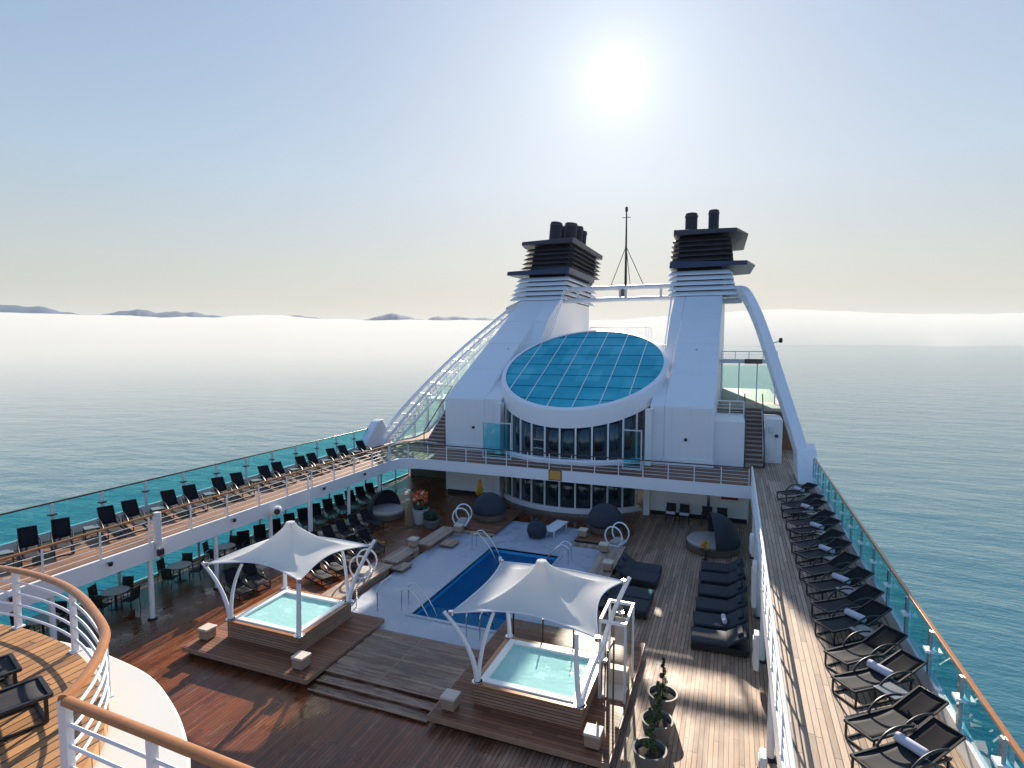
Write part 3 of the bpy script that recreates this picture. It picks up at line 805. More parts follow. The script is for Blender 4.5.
for k in range(7):
    i0, i1 = 3+k*3, 6+k*3
    if i1 >= len(low): break
    a, b = low[i0]+o-oo, low[i1]+o-oo
    za = max(.25, a.z-2.3); zb = max(.25, b.z-2.3)
    ins = .06
    MB().add([(a.x+.15, a.y+ins, za), (b.x+.15, b.y-ins, zb), (b.x+.15, b.y-ins, b.z-.1), (a.x+.15, a.y+ins, a.z-.1)], [(0, 1, 2, 3)]).build('glass_panel', 'glass_green', t, solid=.02)
    MB().bar((a.x+.15, a.y, za), (a.x+.15, a.y, a.z), .1).build('post', 'white', t)
    MB().bar((a.x+.15, a.y, za-.05), (b.x+.15, b.y, zb-.05), .14, .12).build('sill', 'white', t)

def arch_right():
    t = thing('arch_girder', 'pale boxed arch sweeping from the right walkway up to the right funnel', 'arch', (3.6, 32, D9)); o = Vector((3.6, 32, D9))
    path = smooth_path([(3.5, 31.7, 3.0), (3.28, 32.4, 4.2), (2.87, 33.9, 5.75), (2.32, 36.0, 7.8), (1.86, 38.1, 9.5), (1.42, 40.6, 11.1), (1.0, 43.2, 12.35), (.62, 45.2, 13.2), (.2, 46.4, 13.55), (-.4, 47, 13.6), (-1.1, 47.3, 13.6)], 5)
    rows = []
    for i, p in enumerate(path):
        d = (path[min(i+1, len(path)-1)]-path[max(i-1, 0)]).normalized()
        sx = Vector((1, 0, 0)); sx = (sx-d*sx.dot(d)).normalized() if abs(d.x) < .9 else Vector((0, -1, 0)).cross(d).cross(d).normalized()
        n = sx.cross(d).normalized()
        hw, hh = .27, .42
        rows.append([p-o+sx*a*hw+n*b*hh for a, b in ((-1, -1), (1, -1), (1, 1), (-1, 1))])
    mb = MB().grid(rows, True); mb.build('girder', 'white_panel', t, bevel=.04)
    for k in range(4, 40, 5):
        p = path[min(k, len(path)-1)]-o
        MB().box(p.x-.34, p.x-.22, p.y-.12, p.y+.12, p.z-.12, p.z+.12).build('lug', 'grey_white', t)
    MB().prism([(-1.4, .02), (1.3, .02), (1.5, 1.2), (.7, 1.75), (-.2, 1.55)], -.55, .35, 'x').build('foot_plate', 'white_panel', t, bevel=.05)
    MB().tube([(-3.2, 14.7, 10.1), (-4.7, 14.9, 10.1)], .2, 10).build('tie_pipe', 'grey_white', t)
    return path
arch_right()
# stairs at starboard
t = thing('staircase', 'steep staircase with brown treads beside the right funnel casing', 'staircase', (.62, 33.9, D9))
n = 13
for k in range(n):
    MB().box(.06, 1.0, k*.30, k*.30+.3, .2+k*2.75/n-.05, .2+k*2.75/n).build('tread', 'tread_edge', t)
    MB().box(.06, 1.0, k*.30+.29, k*.30+.31, .2+k*2.75/n-.0, .2+(k+1)*2.75/n-.05).build('riser', 'tread_wood', t)
for x in (.0, 1.0):
    MB().prism([(-.1, 0), (.25, 0), (n*.3+.1, 2.75), (n*.3-.2, 2.85)], x, x+.055, 'x').build('stringer', 'grey_white', t)
    MB().tube([(x+.03, -.05, 0), (x+.03, -.05, 1.0), (x+.03, n*.3, 3.75), (x+.03, n*.3+.3, 3.75)], .035, 8).build('handrail', 'black_metal', t)
t = thing('staircase', 'brown-tread staircase beside the left funnel casing under the lattice arch', 'staircase', (-19.3, 33.2, D9))
for k in range(n):
    MB().box(.06, 1.6, k*.32, k*.32+.32, .2+k*2.75/n-.05, .2+k*2.75/n).build('tread', 'tread_edge', t)
    MB().box(.06, 1.6, k*.32+.31, k*.32+.33, .2+k*2.75/n, .2+(k+1)*2.75/n-.05).build('riser', 'tread_wood', t)
for x in (.0, 1.6):
    MB().prism([(-.1, 0), (.25, 0), (n*.32+.1, 2.75), (n*.32-.2, 2.85)], x, x+.055, 'x').build('stringer', 'grey_white', t)
    MB().tube([(x+.03, -.05, 0), (x+.03, -.05, 1.0), (x+.03, n*.32, 3.75)], .035, 8).build('handrail', 'black_metal', t)
struct(MB().box(-21.8, -17.2, 37.4, 56, 5.36, 5.56).build('port_upper_platform', 'white'))
railing('platform_railing', 'white railing on the upper platform above the left staircase', [(-21.2, 37.5, 5.56), (-19.4, 37.5, 5.56)], .95, .9, 'grey_white', .03, 3)
struct(MB().box(-.93, 3.0, 37.85, 56, 5.36, 5.56).build('starboard_upper_platform', 'brown'))
railing('platform_railing', 'white railing above the small white wall left of the right staircase', [(-.9, 33.55, 5.56), (.55, 33.55, 5.56)], .95, .75, 'white', .03, 4)
# white cabinet & door
t = thing('deck_cabinet', 'tall white cabinet right of the right-hand staircase', 'cabinet', (1.75, 35.6, D9))
MB().box(0, .9, 0, 2.1, 0, 2.55).build('case', 'white', t, bevel=.03); MB().box(.1, .8, -.02, -.002, .15, 2.3).build('door', 'white_panel', t); MB().box(.2, .42, -.1, -.021, 1.75, 2.1).build('vent_box', 'grey_white', t, bevel=.02); MB().lathe([(.1, 0), (.1, .08)], 12).build('alarm_bell', 'dark_band', t, (.6, -.022, 1.6), rot=(R(90), 0, 0))
t = thing('wooden_door', 'varnished wooden door at the far end of the right walkway', 'door', (2.75, 40.5, D9))
MB().box(0, .95, 0, .06, 0, 2.3).build('leaf', 'wood_door', t); MB().box(-.08, 0, -.02, .1, 0, 2.4).build('frame', 'white', t); MB().lathe([(.1, 0), (.1, .04)], 12).build('porthole', 'gold', t, (.45, -.003, 1.6), rot=(R(90), 0, 0)); MB().box(.1, .2, -.05, -.002, 1.0, 1.15).build('handle', 'steel', t)
# glass room on upper platform, starboard
t = thing('glass_windscreen', 'pale green glass windscreen on the upper platform beside the right funnel', 'glass screen', (-.85, 42.5, 5.56))
for k in range(3):
    MB().box(k*1.15+.06, k*1.15+1.1, -.01, .01, .1, 2.6).build('glass_panel', 'glass_green', t)
for k in range(4): MB().box(k*1.15-.03, k*1.15+.05, -.05, .05, 0, 2.75).build('post', 'grey_white', t)
MB().box(-.1, 3.7, -.1, 1.6, 2.75, 3.0).build('roof_beam', 'grey_white', t)
MB().box(1.5, 2.6, -.16, -.11, 2.72, 3.05).build('signboard', 'brown', t)
railing('upper_railing', 'white railing on top of the glass windscreen roof beside the right arch', [(-.85, 42.6, 8.56), (2.7, 42.6, 8.56)], .55, .9, 'grey_white', .03, 2)
t = thing('arch_lamp', 'small black floodlight sticking out from the right arch', 'lamp', (2.2, 38.0, 9.75))
MB().tube([(-.25, .3, -.1), (.3, 0, .05)], .03, 6).build('arm', 'grey_white', t); MB().lathe([(.1, 0), (.11, .1), (.1, .24), (.04, .28)], 12).build('head', 'black_metal', t, (.36, -.05, -.02), rot=(R(10), 0, 0))
# plaque and fire box
t = thing('gold_plaque', 'square gold emblem plaque on the white fascia below the aft railing', 'plaque', (-8.94, YA-.005, 2.23))
MB().box(-.37, .37, -.05, 0, 0, .58).build('board', 'brown', t, bevel=.01)
MB().box(-.31, .31, -.065, -.051, .05, .53).build('face', 'gold', t)
t = thing('fire_box', 'red fire equipment box on the white wall behind the pool', 'fire box', (-.05, 32.56, 1.25))
MB().box(-.42, .42, -.14, 0, 0, .3).build('case', 'red', t, bevel=.02); MB().box(-.36, .36, -.155, -.141, .04, .26).build('lid', 'red', t)

# ------------------------------------------------------------------ pool, tubs, platforms
t = thing('swimming_pool', 'blue rectangular swimming pool in the pale deck surround', 'swimming pool', ((PX0+PX1)/2, (PY0+PY1)/2, 0))
hx, hy = (PX1-PX0)/2, (PY1-PY0)/2
b = MB(); d = -1.5
b.box(-hx-.1, -hx, -hy-.1, hy+.1, d, .085); b.box(hx, hx+.1, -hy-.1, hy+.1, d, .085)
b.box(-hx, hx, -hy-.1, -hy, d, .085); b.box(-hx, hx, hy, hy+.1, d, .085); b.box(-hx-.1, hx+.1, -hy-.1, hy+.1, d-.1, d)
b.build('basin', 'pool_tile', t)
st = MB(); st.box(-hx+.01, hx-.01, -hy+.01, -hy+1.5, d, -.27); st.box(-hx+.01, hx-.01, -hy+1.5, -hy+2.1, d, -.6)
st.build('step', 'pool_step', t)
MB().grid([[(-hx+.005, -hy+.005, -.12), (hx-.005, -hy+.005, -.12)], [(-hx+.005, hy-.005, -.12), (hx-.005, hy-.005, -.12)]]).build('water_surface', 'pool_water', t)
e = MB(); e.box(-hx-.16, -hx, -hy-.16, hy+.16, .1, .13); e.box(hx, hx+.16, -hy-.16, hy+.16, .1, .13); e.box(-hx, hx, -hy-.16, -hy, .1, .13); e.box(-hx, hx, hy, hy+.16, .1, .13)
e.build('coping', 'grit', t, bevel=.012)

def tub(x0, x1, y0, y1, lab, plat):
    zt = .85
    t = thing('hot_tub', lab, 'hot tub', ((x0+x1)/2, (y0+y1)/2, .3)); hx, hy = (x1-x0)/2, (y1-y0)/2; z = zt-.3
    c = MB(); c.box(-hx+.06, hx-.06, -hy+.06, -hy+.1, 0, z-.05); c.box(-hx+.06, hx-.06, hy-.1, hy-.06, 0, z-.05)
    c.box(-hx+.06, -hx+.1, -hy+.1, hy-.1, 0, z-.05); c.box(hx-.1, hx-.06, -hy+.1, hy-.1, 0, z-.05)
    c.build('cladding', 'teak_side', t)
    r = holed(z-.05, z, -hx, hx, -hy, hy, -hx+.16, hx-.16, -hy+.16, hy-.16); r.build('teak_edge', 'cap', t, bevel=.01)
    r = holed(z-.06, z+.03, -hx+.16, hx-.16, -hy+.16, hy-.16, -hx+.36, hx-.36, -hy+.36, hy-.36); r.build('rim', 'tub_shell', t, bevel=.02)
    ax, ay = hx-.36, hy-.36; bz = -.28
    b = MB(); b.box(-ax-.05, -ax, -ay-.05, ay+.05, bz, z-.03); b.box(ax, ax+.05, -ay-.05, ay+.05, bz, z-.03); b.box(-ax, ax, -ay-.05, -ay, bz, z-.03); b.box(-ax, ax, ay, ay+.05, bz, z-.03); b.box(-ax-.05, ax+.05, -ay-.05, ay+.05, bz-.05, bz)
    b.build('basin', 'tub_inside', t)
    s = holed(bz, bz+.38, -ax+.002, ax-.002, -ay+.002, ay-.002, -ax+.5, ax-.5, -ay+.5, ay-.5); s.build('seat', 'tub_inside', t, bevel=.05)
    nn = 30
    MB().grid([[(-ax+2*ax*i/nn, -ay+2*ay*j/nn, z-.07+.012*noise.noise(Vector((i*.7+x0, j*.7, 0)))) for i in range(nn+1)] for j in range(nn+1)]).build('water_surface', 'tub_water', t)
    for (x, y) in [(-ax*.35, -ay*.75), (ax*.1, ay*.2)]:
        MB().tube([(x, y, z-.05), (x, y, bz+.38)], .014, 6).build('handrail', 'steel', t)
    return t
T1 = (-15.0, -12.0, 13.1, 15.75); T2 = (-6.2, -3.2, 12.9, 15.5)
tub(*T1, 'square hot tub with pale turquoise water under the left canopy', 0)
tub(*T2, 'square hot tub with bubbling turquoise water under the right canopy', 0)
def platform(x0, x1, y0, y1, lab):
    t = thing('deck_platform', lab, 'platform', (x0, y0, 0)); W, L = x1-x0, y1-y0
    MB().box(.12, W-.12, .12, L-.12, .003, .2).build('plinth', 'black_metal', t)
    MB().box(0, W, 0, L, .21, .3).build('decking', 'teak_plat', t, bevel=.012)
    e = MB(); e.box(-.02, W+.02, -.025, -.001, .15, .29); e.box(W+.001, W+.025, 0, L, .15, .29); e.box(-.025, -.001, 0, L, .15, .29)
    e.build('edge_board', 'teak_plain', t)
platform(-15.75, -10.95, 12.2, 16.0, 'raised teak platform round the left hot tub')
platform(-7.0, -2.4, 12.1, 17.6, 'raised teak platform round the right hot tub and shower')
t = thing('deck_steps', 'wide wet teak steps between the two hot tubs', 'steps', (-10.9, 12.15, 0)); W = 3.86
MB().box(.04, W-.04, .75, 3.38, .003, .2).build('landing', 'teak_step', t, bevel=.01)
MB().box(.04, W-.04, .36, .745, .003, .135).build('step', 'teak_step', t, bevel=.01)
MB().box(.04, W-.04, .0, .355, .003, .07).build('step', 'teak_step', t, bevel=.01)
MB().box(W*.46, W*.46+.035, .76, 3.37, .2005, .205).build('seam_strip', 'teak_plain', t)
for y, z in ((.752, .2), (.362, .135), (.002, .07)): MB().box(.03, W-.03, y-.022, y+.03, z-.018, z+.004).build('nosing', 'teak_plain', t)

# canopies
def canopy(cx, cy, corners, peak, lab, cols):
    t = thing('shade_canopy', lab, 'canopy', (cx, cy, .85)); o = Vector((cx, cy, .85))
    C4 = [Vector(c)-o for c in corners]; P = Vector(peak)-o
    n = 56; m = 22; rows = []
    for j in range(m+1):
        v = j/m; row = []
        for k in range(4*n//4):
            s = 4*k/n; i = int(s); f = s-i
            a, b = C4[i % 4], C4[(i+1) % 4]
            e = a*(1-f)+b*f
            sag = 4*f*(1-f)
            ctr = Vector((P.x, P.y, e.z)); e = e+(ctr-e)*.17*sag
            e.z += .20*sag
            w = v
            q = Vector((P.x+(e.x-P.x)*v, P.y+(e.y-P.y)*v, 0))
            prof = (1-v)**2.15*.92+(1-v)*.08
            q.z = e.z+(P.z-e.z)*prof
            ridge = abs(math.cos(PI*2*(f-.5)))  # 1 near corner
            q.z -= .13*math.sin(PI*v)*sag
            if v < .12: q.z = min(q.z, P.z-.0)
            row.append(q)
        rows.append(row)
    # rounded top instead of a point
    r0 = []
    for k in range(len(rows[1])): r0.append(rows[1][k])
    for j in range(0, 2):
        for k in range(len(rows[j])):
            e = rows[m][k]; d = Vector((e.x-P.x, e.y-P.y, 0)).normalized()
            rr_ = (.02, .13)[j]; rows[j][k] = Vector((P.x, P.y, 0))+d*rr_; rows[j][k].z = P.z-(0., .035)[j]
    MB().grid(rows, True).build('fabric', 'canopy', t, solid=.012)
    MB().tube([q for q in rows[m]], .022, 6, closed=True).build('hem', 'white', t)
    for pts, r in cols:
        q = [Vector(p)-o for p in pts]
        if len(q) == 3: q = bez(q[0], q[1], q[2], 10)
        MB().tube(q, [r*(1-.28*i/(len(q)-1)) for i in range(len(q))], 10).build('column', 'white', t)
        MB().lathe([(r*2, 0), (r*2, .03)], 12, q[0]).build('base_flange', 'steel', t)
    for c in C4: MB().lathe([(.07, -.06), (.07, .05)], 10, c).build('corner_fitting', 'steel', t)
z1 = .86
canopy(-13.5, 14.4, [(-15.62, 13.05, 2.62), (-11.95, 13.15, 2.6), (-11.45, 16.0, 2.78), (-15.5, 16.3, 2.55)], (-13.5, 14.5, 3.85),
       'white peaked fabric canopy over the left hot tub',
       [([(-14.85, 13.2, z1), (-14.95, 13.15, 1.9), (-15.75, 13.0, 2.68)], .07), ([(-14.82, 13.22, z1), (-14.85, 13.22, 1.9), (-14.6, 13.5, 2.6)], .06),
        ([(-12.06, 13.18, z1), (-12.0, 13.16, 2.66)], .085),
        ([(-12.1, 15.6, z1), (-12.0, 15.7, 1.7), (-11.3, 16.05, 2.98)], .08), ([(-12.12, 15.6, z1), (-12.1, 15.6, 1.7), (-12.45, 15.75, 2.65)], .06),
        ([(-14.9, 15.65, z1), (-15.4, 16.2, 2.6)], .075)])
canopy(-4.7, 14.2, [(-6.78, 12.95, 2.62), (-2.9, 13.1, 2.6), (-2.75, 15.75, 2.98), (-6.65, 16.15, 2.85)], (-4.72, 14.3, 3.86),
       'white peaked fabric canopy over the right hot tub',
       [([(-6.05, 13.0, z1), (-6.1, 12.98, 1.8), (-6.95, 12.88, 2.66)], .07), ([(-6.03, 13.02, z1), (-6.0, 13.05, 1.8), (-5.75, 13.4, 2.6)], .06),
        ([(-3.3, 13.0, z1), (-3.42, 13.0, 1.8), (-3.4, 13.05, 2.66)], .075), ([(-3.26, 13.02, z1), (-3.1, 13.3, 1.7), (-2.85, 14.0, 2.15)], .055),
        ([(-3.25, 15.2, z1), (-3.2, 15.3, 1.8), (-2.6, 15.8, 3.1)], .08),
        ([(-6.1, 15.45, z1), (-6.15, 15.5, 1.7), (-6.75, 16.25, 2.95)], .07)])

# lantern boxes
lb = [(-15.45, 12.85, .3, 'pale cube lantern at the left front corner of the left tub platform'),
      (-11.5, 12.62, .3, 'pale cube lantern at the right front corner of the left tub platform'),
      (-6.6, 12.55, .3, 'pale cube lantern at the left front corner of the right tub platform'),
      (-2.85, 12.55, .3, 'pale cube lantern at the right front corner of the right tub platform'),
      (-13.45, 22.1, .44, 'cube lantern on the gap of the left poolside teak bench'),
      (-12.6, 25.0, .3, 'cube lantern in front of the white hoops beside the far left pool corner'),
      (-6.65, 26.6, .3, 'cube lantern at the left front of the right dome daybed platform'),
      (-5.9, 29.7, .05, 'cube lantern behind the right dome daybed near the atrium glass'),
      (-4.6, 22.6, .44, 'cube lantern on the right poolside bench beside the dark loungers'),
      (-5.2, 24.6, .44, 'cube lantern in front of the white hoops right of the pool')]
proto = None
for (x, y, z, lab) in lb:
    if proto is None:
        t = thing('lantern_box', lab, 'lantern', (x, y, z), 0, 'cube lanterns round the pool')
        MB().box(-.18, .18, -.18, .18, .03, .30).build('body', 'lantern_side', t, bevel=.012)
        MB().box(-.205, .205, -.205, .205, .305, .375).build('lid', 'stone', t, bevel=.015)
        MB().box(-.15, .15, -.15, .15, 0, .028).build('foot', 'black_metal', t)
        proto = t
    else:
        c = copy_tree(proto); c.location = (x, y, z); c['label'] = lab

def bench(x0, x1, y0, y1, z, lab):
    t = thing('poolside_bench', lab, 'bench', ((x0+x1)/2, (y0+y1)/2, 0)); hx, hy = (x1-x0)/2, (y1-y0)/2
    MB().box(-hx, hx, -hy, hy, z-.08, z).build('top', 'teak_bench', t, bevel=.012)
    MB().box(-hx+.12, hx-.12, -hy+.1, hy-.1, .003, z-.081).build('base', 'teak_side', t)
bench(-14.05, -13.15, 16.3, 19.9, .42, 'long teak bench beside the left hot tub and the pool surround')
bench(-13.95, -13.15, 20.2, 22.0, .42, 'short teak bench left of the pool below the cube lantern')
bench(-13.6, -12.85, 22.5, 25.2, .42, 'teak bench running to the hoops at the far left pool corner')
bench(-5.3, -4.4, 20.6, 25.6, .42, 'teak bench right of the pool beside the dark lounger pairs')
for (x, y, lab) in [(-13.0, 20.3, 'small pale teak step by the left pool surround'), (-12.4, 23.6, 'small pale step below the hoops at the left of the pool')]:
    t = thing('deck_step', lab, 'step', (x, y, .1)); MB().box(-.35, .35, -.4, .4, .1, .16).build('tread', 'teak_bench', t, bevel=.01); MB().box(-.3, .3, -.35, .35, .0, .1).build('riser', 'brown', t)
for (x0, x1, y0, y1, lab) in [(-13.2, -10.9, 25.7, 29.6, 'low teak platform under the left dome daybed'), (-6.95, -4.7, 26.0, 30.0, 'low teak platform under the right dome daybed')]:
    t = thing('daybed_platform', lab, 'platform', (x0, y0, 0)); W, L = x1-x0, y1-y0
    MB().box(.1, W-.1, .1, L-.1, .1, .2).build('plinth', 'brown', t); MB().box(0, W, 0, L, .2, .28).build('decking', 'teak_plat', t, bevel=.01)
    MB().box(.05, W-.05, -.36, -.02, .1, .19).build('step', 'teak_bench', t, bevel=.01)

# hoops
def hoops(x, y, rz, lab):
    t = thing('hoop_rack', lab, 'hoop rack', (x, y, .42), rz)
    for dy in (0, .75):
        pts = [(.0+.42*math.cos(a), dy+.03, .45+.46*math.sin(a)) for a in [PI*1.28-(PI*1.56)*i/22 for i in range(23)]]
        pts = [Vector((-.42+p[0]*0+0, 0, 0)) if False else Vector(p) for p in pts]
        MB().tube(pts, .035, 8).build('hoop', 'white', t)
    MB().box(-.3, .3, -.1, .9, 0, .09).build('base', 'grey_white', t, bevel=.02)
    MB().box(-.2, .2, .0, .8, .1, .22).build('towel_roll_tray', 'cushion_pale', t, bevel=.04)
hoops(-13.55, 18.2, .25, 'pair of white tubular hoops on the bench beside the left canopy')
hoops(-12.75, 25.5, .25, 'pair of white tubular hoops at the far left corner of the pool')
hoops(-4.95, 25.4, -.25, 'pair of white tubular hoops at the far right corner of the pool')

# pool ladders
def ladder(x, y, rz, lab, dark=False):
    t = thing('pool_ladder', lab, 'pool ladder', (x, y, .1), rz)
    for d in (-.24, .24):
        pts = [(d, -.45, 0), (d, -.45, .62)]+[tuple(p) for p in bez((d, -.45, .62), (d, -.42, .88), (d, -.1, .82), 5)][1:]+[(d, .3, .45), (d, .62, -.05), (d, .8, -.5)]
        MB().tube(smooth_path(pts, 3), .024, 8).build('rail', 'steel', t)
    for z, yy in ((-.28, .7), (-.5, .8)): MB().box(-.24, .24, yy-.05, yy+.05, z-.02, z+.02).build('step', 'steel', t)
ladder(-10.5, 17.35, -PI/2, 'bright steel ladder rails at the near left end of the pool')
ladder(-10.65, 23.6, -PI/2, 'steel ladder rails at the far left corner of the pool')
ladder(-6.95, 23.6, PI/2, 'steel ladder rails at the far right corner of the pool')
ladder(-7.7, 16.7, 0, 'steel ladder rails at the near right pool corner behind the right hot tub')
t = thing('handrail', 'short steel handrail between the left hot tub and the pool surround', 'handrail', (-12.6, 16.7, .1))
for x in (0, .9): MB().tube([(x, 0, 0), (x, 0, .7), (x, .3, .95), (x, .9, .95)], .025, 8).build('rail', 'steel', t)
t = thing('tub_screen', 'low glass screen on the pool side of the right hot tub', 'glass screen', (-6.1, 15.75, .3))
for x in (0, .95, 1.9, 2.85): MB().box(x-.02, x+.02, -.02, .02, 0, 1.15).build('post', 'black_metal', t)
for k in range(3): MB().box(k*.95+.03, k*.95+.92, -.006, .006, .15, 1.1).build('glass_panel', 'glass_clear', t)

# shower cabin
t = thing('shower_cabin', 'glass shower cabin with white frame right of the right hot tub', 'shower', (-2.78, 14.9, .3))
W, L, H = .66, 1.25, 2.12
for i, (x, y) in enumerate(((-W/2, -.55), (W/2, -.55), (W/2, .7), (-W/2, .7))):
    MB().box(x-.03, x+.03, y-.03, y+.03, 0, H-.04).build('post', 'grey_white', t)
f = MB(); f.box(-W/2-.03, W/2+.03, -.58, -.52, H-.04, H+.04); f.box(-W/2-.03, W/2+.03, .67, .73, H-.04, H+.04); f.box(-W/2-.03, -W/2+.03, -.519, .669, H-.04, H+.04); f.box(W/2-.03, W/2+.03, -.519, .669, H-.04, H+.04)
f.build('top_frame', 'white', t)
MB().box(-W/2+.03, W/2-.03, .695, .705, .1, H-.05).build('glass_panel', 'glass_clear', t)
MB().box(W/2-.005, W/2+.005, -.5, .66, .1, H-.05).build('glass_panel', 'glass_clear', t)
MB().box(-.15, .22, .55, .6, .95, 1.75).build('mixer_panel', 'cushion_pale', t, bevel=.01)
MB().tube([(.05, .6, 1.75), (.05, .6, 2.0), (.05, .3, 2.05)], .018, 8).build('pipe', 'steel', t); MB().lathe([(.1, -.02), (.1, .02)], 14, (.05, .28, 2.03)).build('shower_head', 'steel', t)
MB().box(-.28, .28, .2, .5, .0, .42).build('seat', 'stone', t, bevel=.02); MB().box(-.3, .3, -.5, .65, .0, .04).build('tray', 'stone', t) if False else MB().box(-.3, .3, -.5, .19, .0, .04).build('tray', 'stone', t)
t = thing('screen_pole', 'pair of thin bronze poles on the right edge of the right tub platform', 'pole', (-2.62, 13.2, .3))
for x, y in ((-.05, 0), (.0, .5)): MB().tube([(x, y, 0), (x, y, 2.0)], .025, 8).build('pole', 'brown', t)
MB().tube([(-.05, 0, 1.96), (.0, .5, 1.96)], .02, 6).build('crossbar', 'brown', t)

# ------------------------------------------------------------------ planters
def cluster(mb, c, r, n, s, flat=1.):
    for _ in range(n):
        while True:
            p = Vector((random.uniform(-1, 1), random.uniform(-1, 1), random.uniform(-1, 1)))
            if .25 < p.length < 1: break
        p = Vector((p.x*r, p.y*r, p.z*r*flat))+Vector(c)
        a = Vector((random.gauss(0, 1), random.gauss(0, 1), random.gauss(0, 1))).normalized(); b = a.orthogonal().normalized()
        k = s*random.uniform(.6, 1.3)
        mb.add([p-a*k, p+b*k*.45, p+a*k, p-b*k*.45], [(0, 1, 2, 3)])
def topiary():
    t = thing('potted_topiary', 'spiral boxwood in a grey deck pot, nearest of three in a row', 'potted plant', (-1.55, 12.5, 0), 0, 'three potted spiral topiaries')
    MB().lathe([(.24, 0), (.33, .3), (.37, .56), (.385, .6), (.34, .6), (.325, .5), (.0, .5)], 28).build('pot', 'pot', t)
    MB().lathe([(.325, .495), (.3, .515), (.1, .53)], 20).build('soil', 'soil', t)
    f = MB()
    for k in range(90):
        u = k/89; a = u*PI*2*3.6; r = .125*(1-u)+.012
        cluster(f, (r*math.cos(a)*.75, r*math.sin(a)*.75, .55+u*.98), .088*(1-.7*u), 16, .032)
    f.build('foliage', 'leaf', t)
    MB().tube([(0, 0, .5), (0, 0, 1.45)], .018, 6).build('stem', 'brown', t)
    return t
tp = topiary()
for (y, lab) in [(13.6, 'spiral boxwood in a grey deck pot, middle of three in a row'), (14.72, 'spiral boxwood in a grey deck pot, farthest of three in a row')]:
    c = copy_tree(tp); c.location = (-1.52, y, 0); c.rotation_euler = (0, 0, y*2); c['label'] = lab
t = thing('flower_planter', 'orange and white flowering plant in a tall pale pot left of the pool', 'potted plant', (-15.6, 26.4, 0))
MB().lathe([(.34, 0), (.42, .5), (.46, .78), (.4, .78), (.38, .7), (0, .7)], 24).build('pot', 'pot_white', t)
f = MB(); cluster(f, (0, 0, 1.0), .42, 260, .1, .8); f.build('foliage', 'leaf_dark', t)
f = MB(); cluster(f, (0, 0, 1.4), .45, 230, .085, .9); f.build('orange_blossom', 'flower_orange', t)
f = MB(); [cluster(f, (random.uniform(-.35, .35), random.uniform(-.35, .1), 1.4+random.uniform(-.3, .35)), .08, 9, .07) for _ in range(8)]; f.build('white_blossom', 'flower_white', t)
t = thing('low_planter', 'low pale planter with dark green plant beside the orange flower pot', 'potted plant', (-14.7, 26.0, 0))
MB().lathe([(.36, 0), (.44, .3), (.46, .42), (.4, .42), (.38, .36), (0, .36)], 24).build('pot', 'pot', t)
f = MB(); cluster(f, (0, 0, .62), .44, 330, .09, .6); f.build('foliage', 'leaf_dark', t)
t = thing('yellow_plant', 'tall yellow flowering plant against the white wall left of the atrium', 'potted plant', (-13.6, 29.7, 0))
MB().lathe([(.2, 0), (.25, .4), (.27, .5), (.0, .48)], 20).build('pot', 'pot', t)
f = MB(); cluster(f, (0, 0, .75), .2, 120, .08, 1.4); f.build('foliage', 'leaf_dark', t)
f = MB(); [cluster(f, (0, 0, 1.0+.09*k), .25-.022*k, 40, .08) for k in range(9)]; f.build('yellow_blossom', 'flower_yellow', t)

# ------------------------------------------------------------------ loungers
def lounger(label, group, rec=55):
    """foot at the origin, head along +x"""
    t = thing('sun_lounger', label, 'sun lounger', (0, 0, 0), 0, group); hw = .265; zs = .34
    xb = 1.08; th = R(rec); bl = .74; tipx, tipz = xb+bl*math.cos(th), zs+bl*math.sin(th)
    rows = []
    for i in range(9):
        x = xb*i/8; sag = -.018*math.sin(PI*i/8)
        rows.append([(x, y, zs+sag-.012*(1-(y/hw)**2)) for y in (-hw+.02, -hw/2, 0, hw/2, hw-.02)])
    MB().grid(rows).build('seat', 'sling', t, solid=.018)
    rows = []
    for i in range(7):
        u = i/6
        rows.append([(xb+.01+bl*u*math.cos(th), y, zs+bl*u*math.sin(th)-.02*(1-(y/hw)**2)) for y in (-hw+.02, -hw/2, 0, hw/2, hw-.02)])
    MB().grid(rows).build('backrest', 'sling_dark', t, solid=.018)
    f = MB()
    for s in (-1, 1):
        f.bar((-.01, s*hw, zs), (1.46, s*hw, zs), .035, .04)
        f.bar((.04, s*hw, .02), (1.42, s*hw, .02), .03, .03)
    f.bar((0, -hw, zs), (0, hw, zs), .035, .04); f.bar((1.44, -hw, zs-.02), (1.44, hw, zs-.02), .03); f.bar((.04, -hw, .02), (.04, hw, .02), .03)
    f.build('frame', 'black_metal', t)
    bf = MB()
    for s in (-1, 1): bf.bar((xb, s*hw*.97, zs), (tipx, s*hw*.97, tipz), .03, .03)
    bf.bar((tipx, -hw*.97, tipz), (tipx, hw*.97, tipz), .03, .03); bf.bar((xb+bl*.6*math.cos(th), 0, zs+bl*.6*math.sin(th)-.03), (1.42, 0, zs), .025)
    bf.build('backrest_frame', 'black_metal', t)
    for s in (-1, 1):
        MB().tube(bez((.55, s*(hw+.02), zs+.0), (.82, s*(hw+.05), zs+.33), (1.36, s*(hw+.02), zs+.18), 8), .022, 7).build('armrest', 'black_metal', t)
        for x in (.04, 1.4): MB().bar((x, s*hw, .035), (x, s*hw, zs-.02), .03).build('leg', 'black_metal', t)
    return t
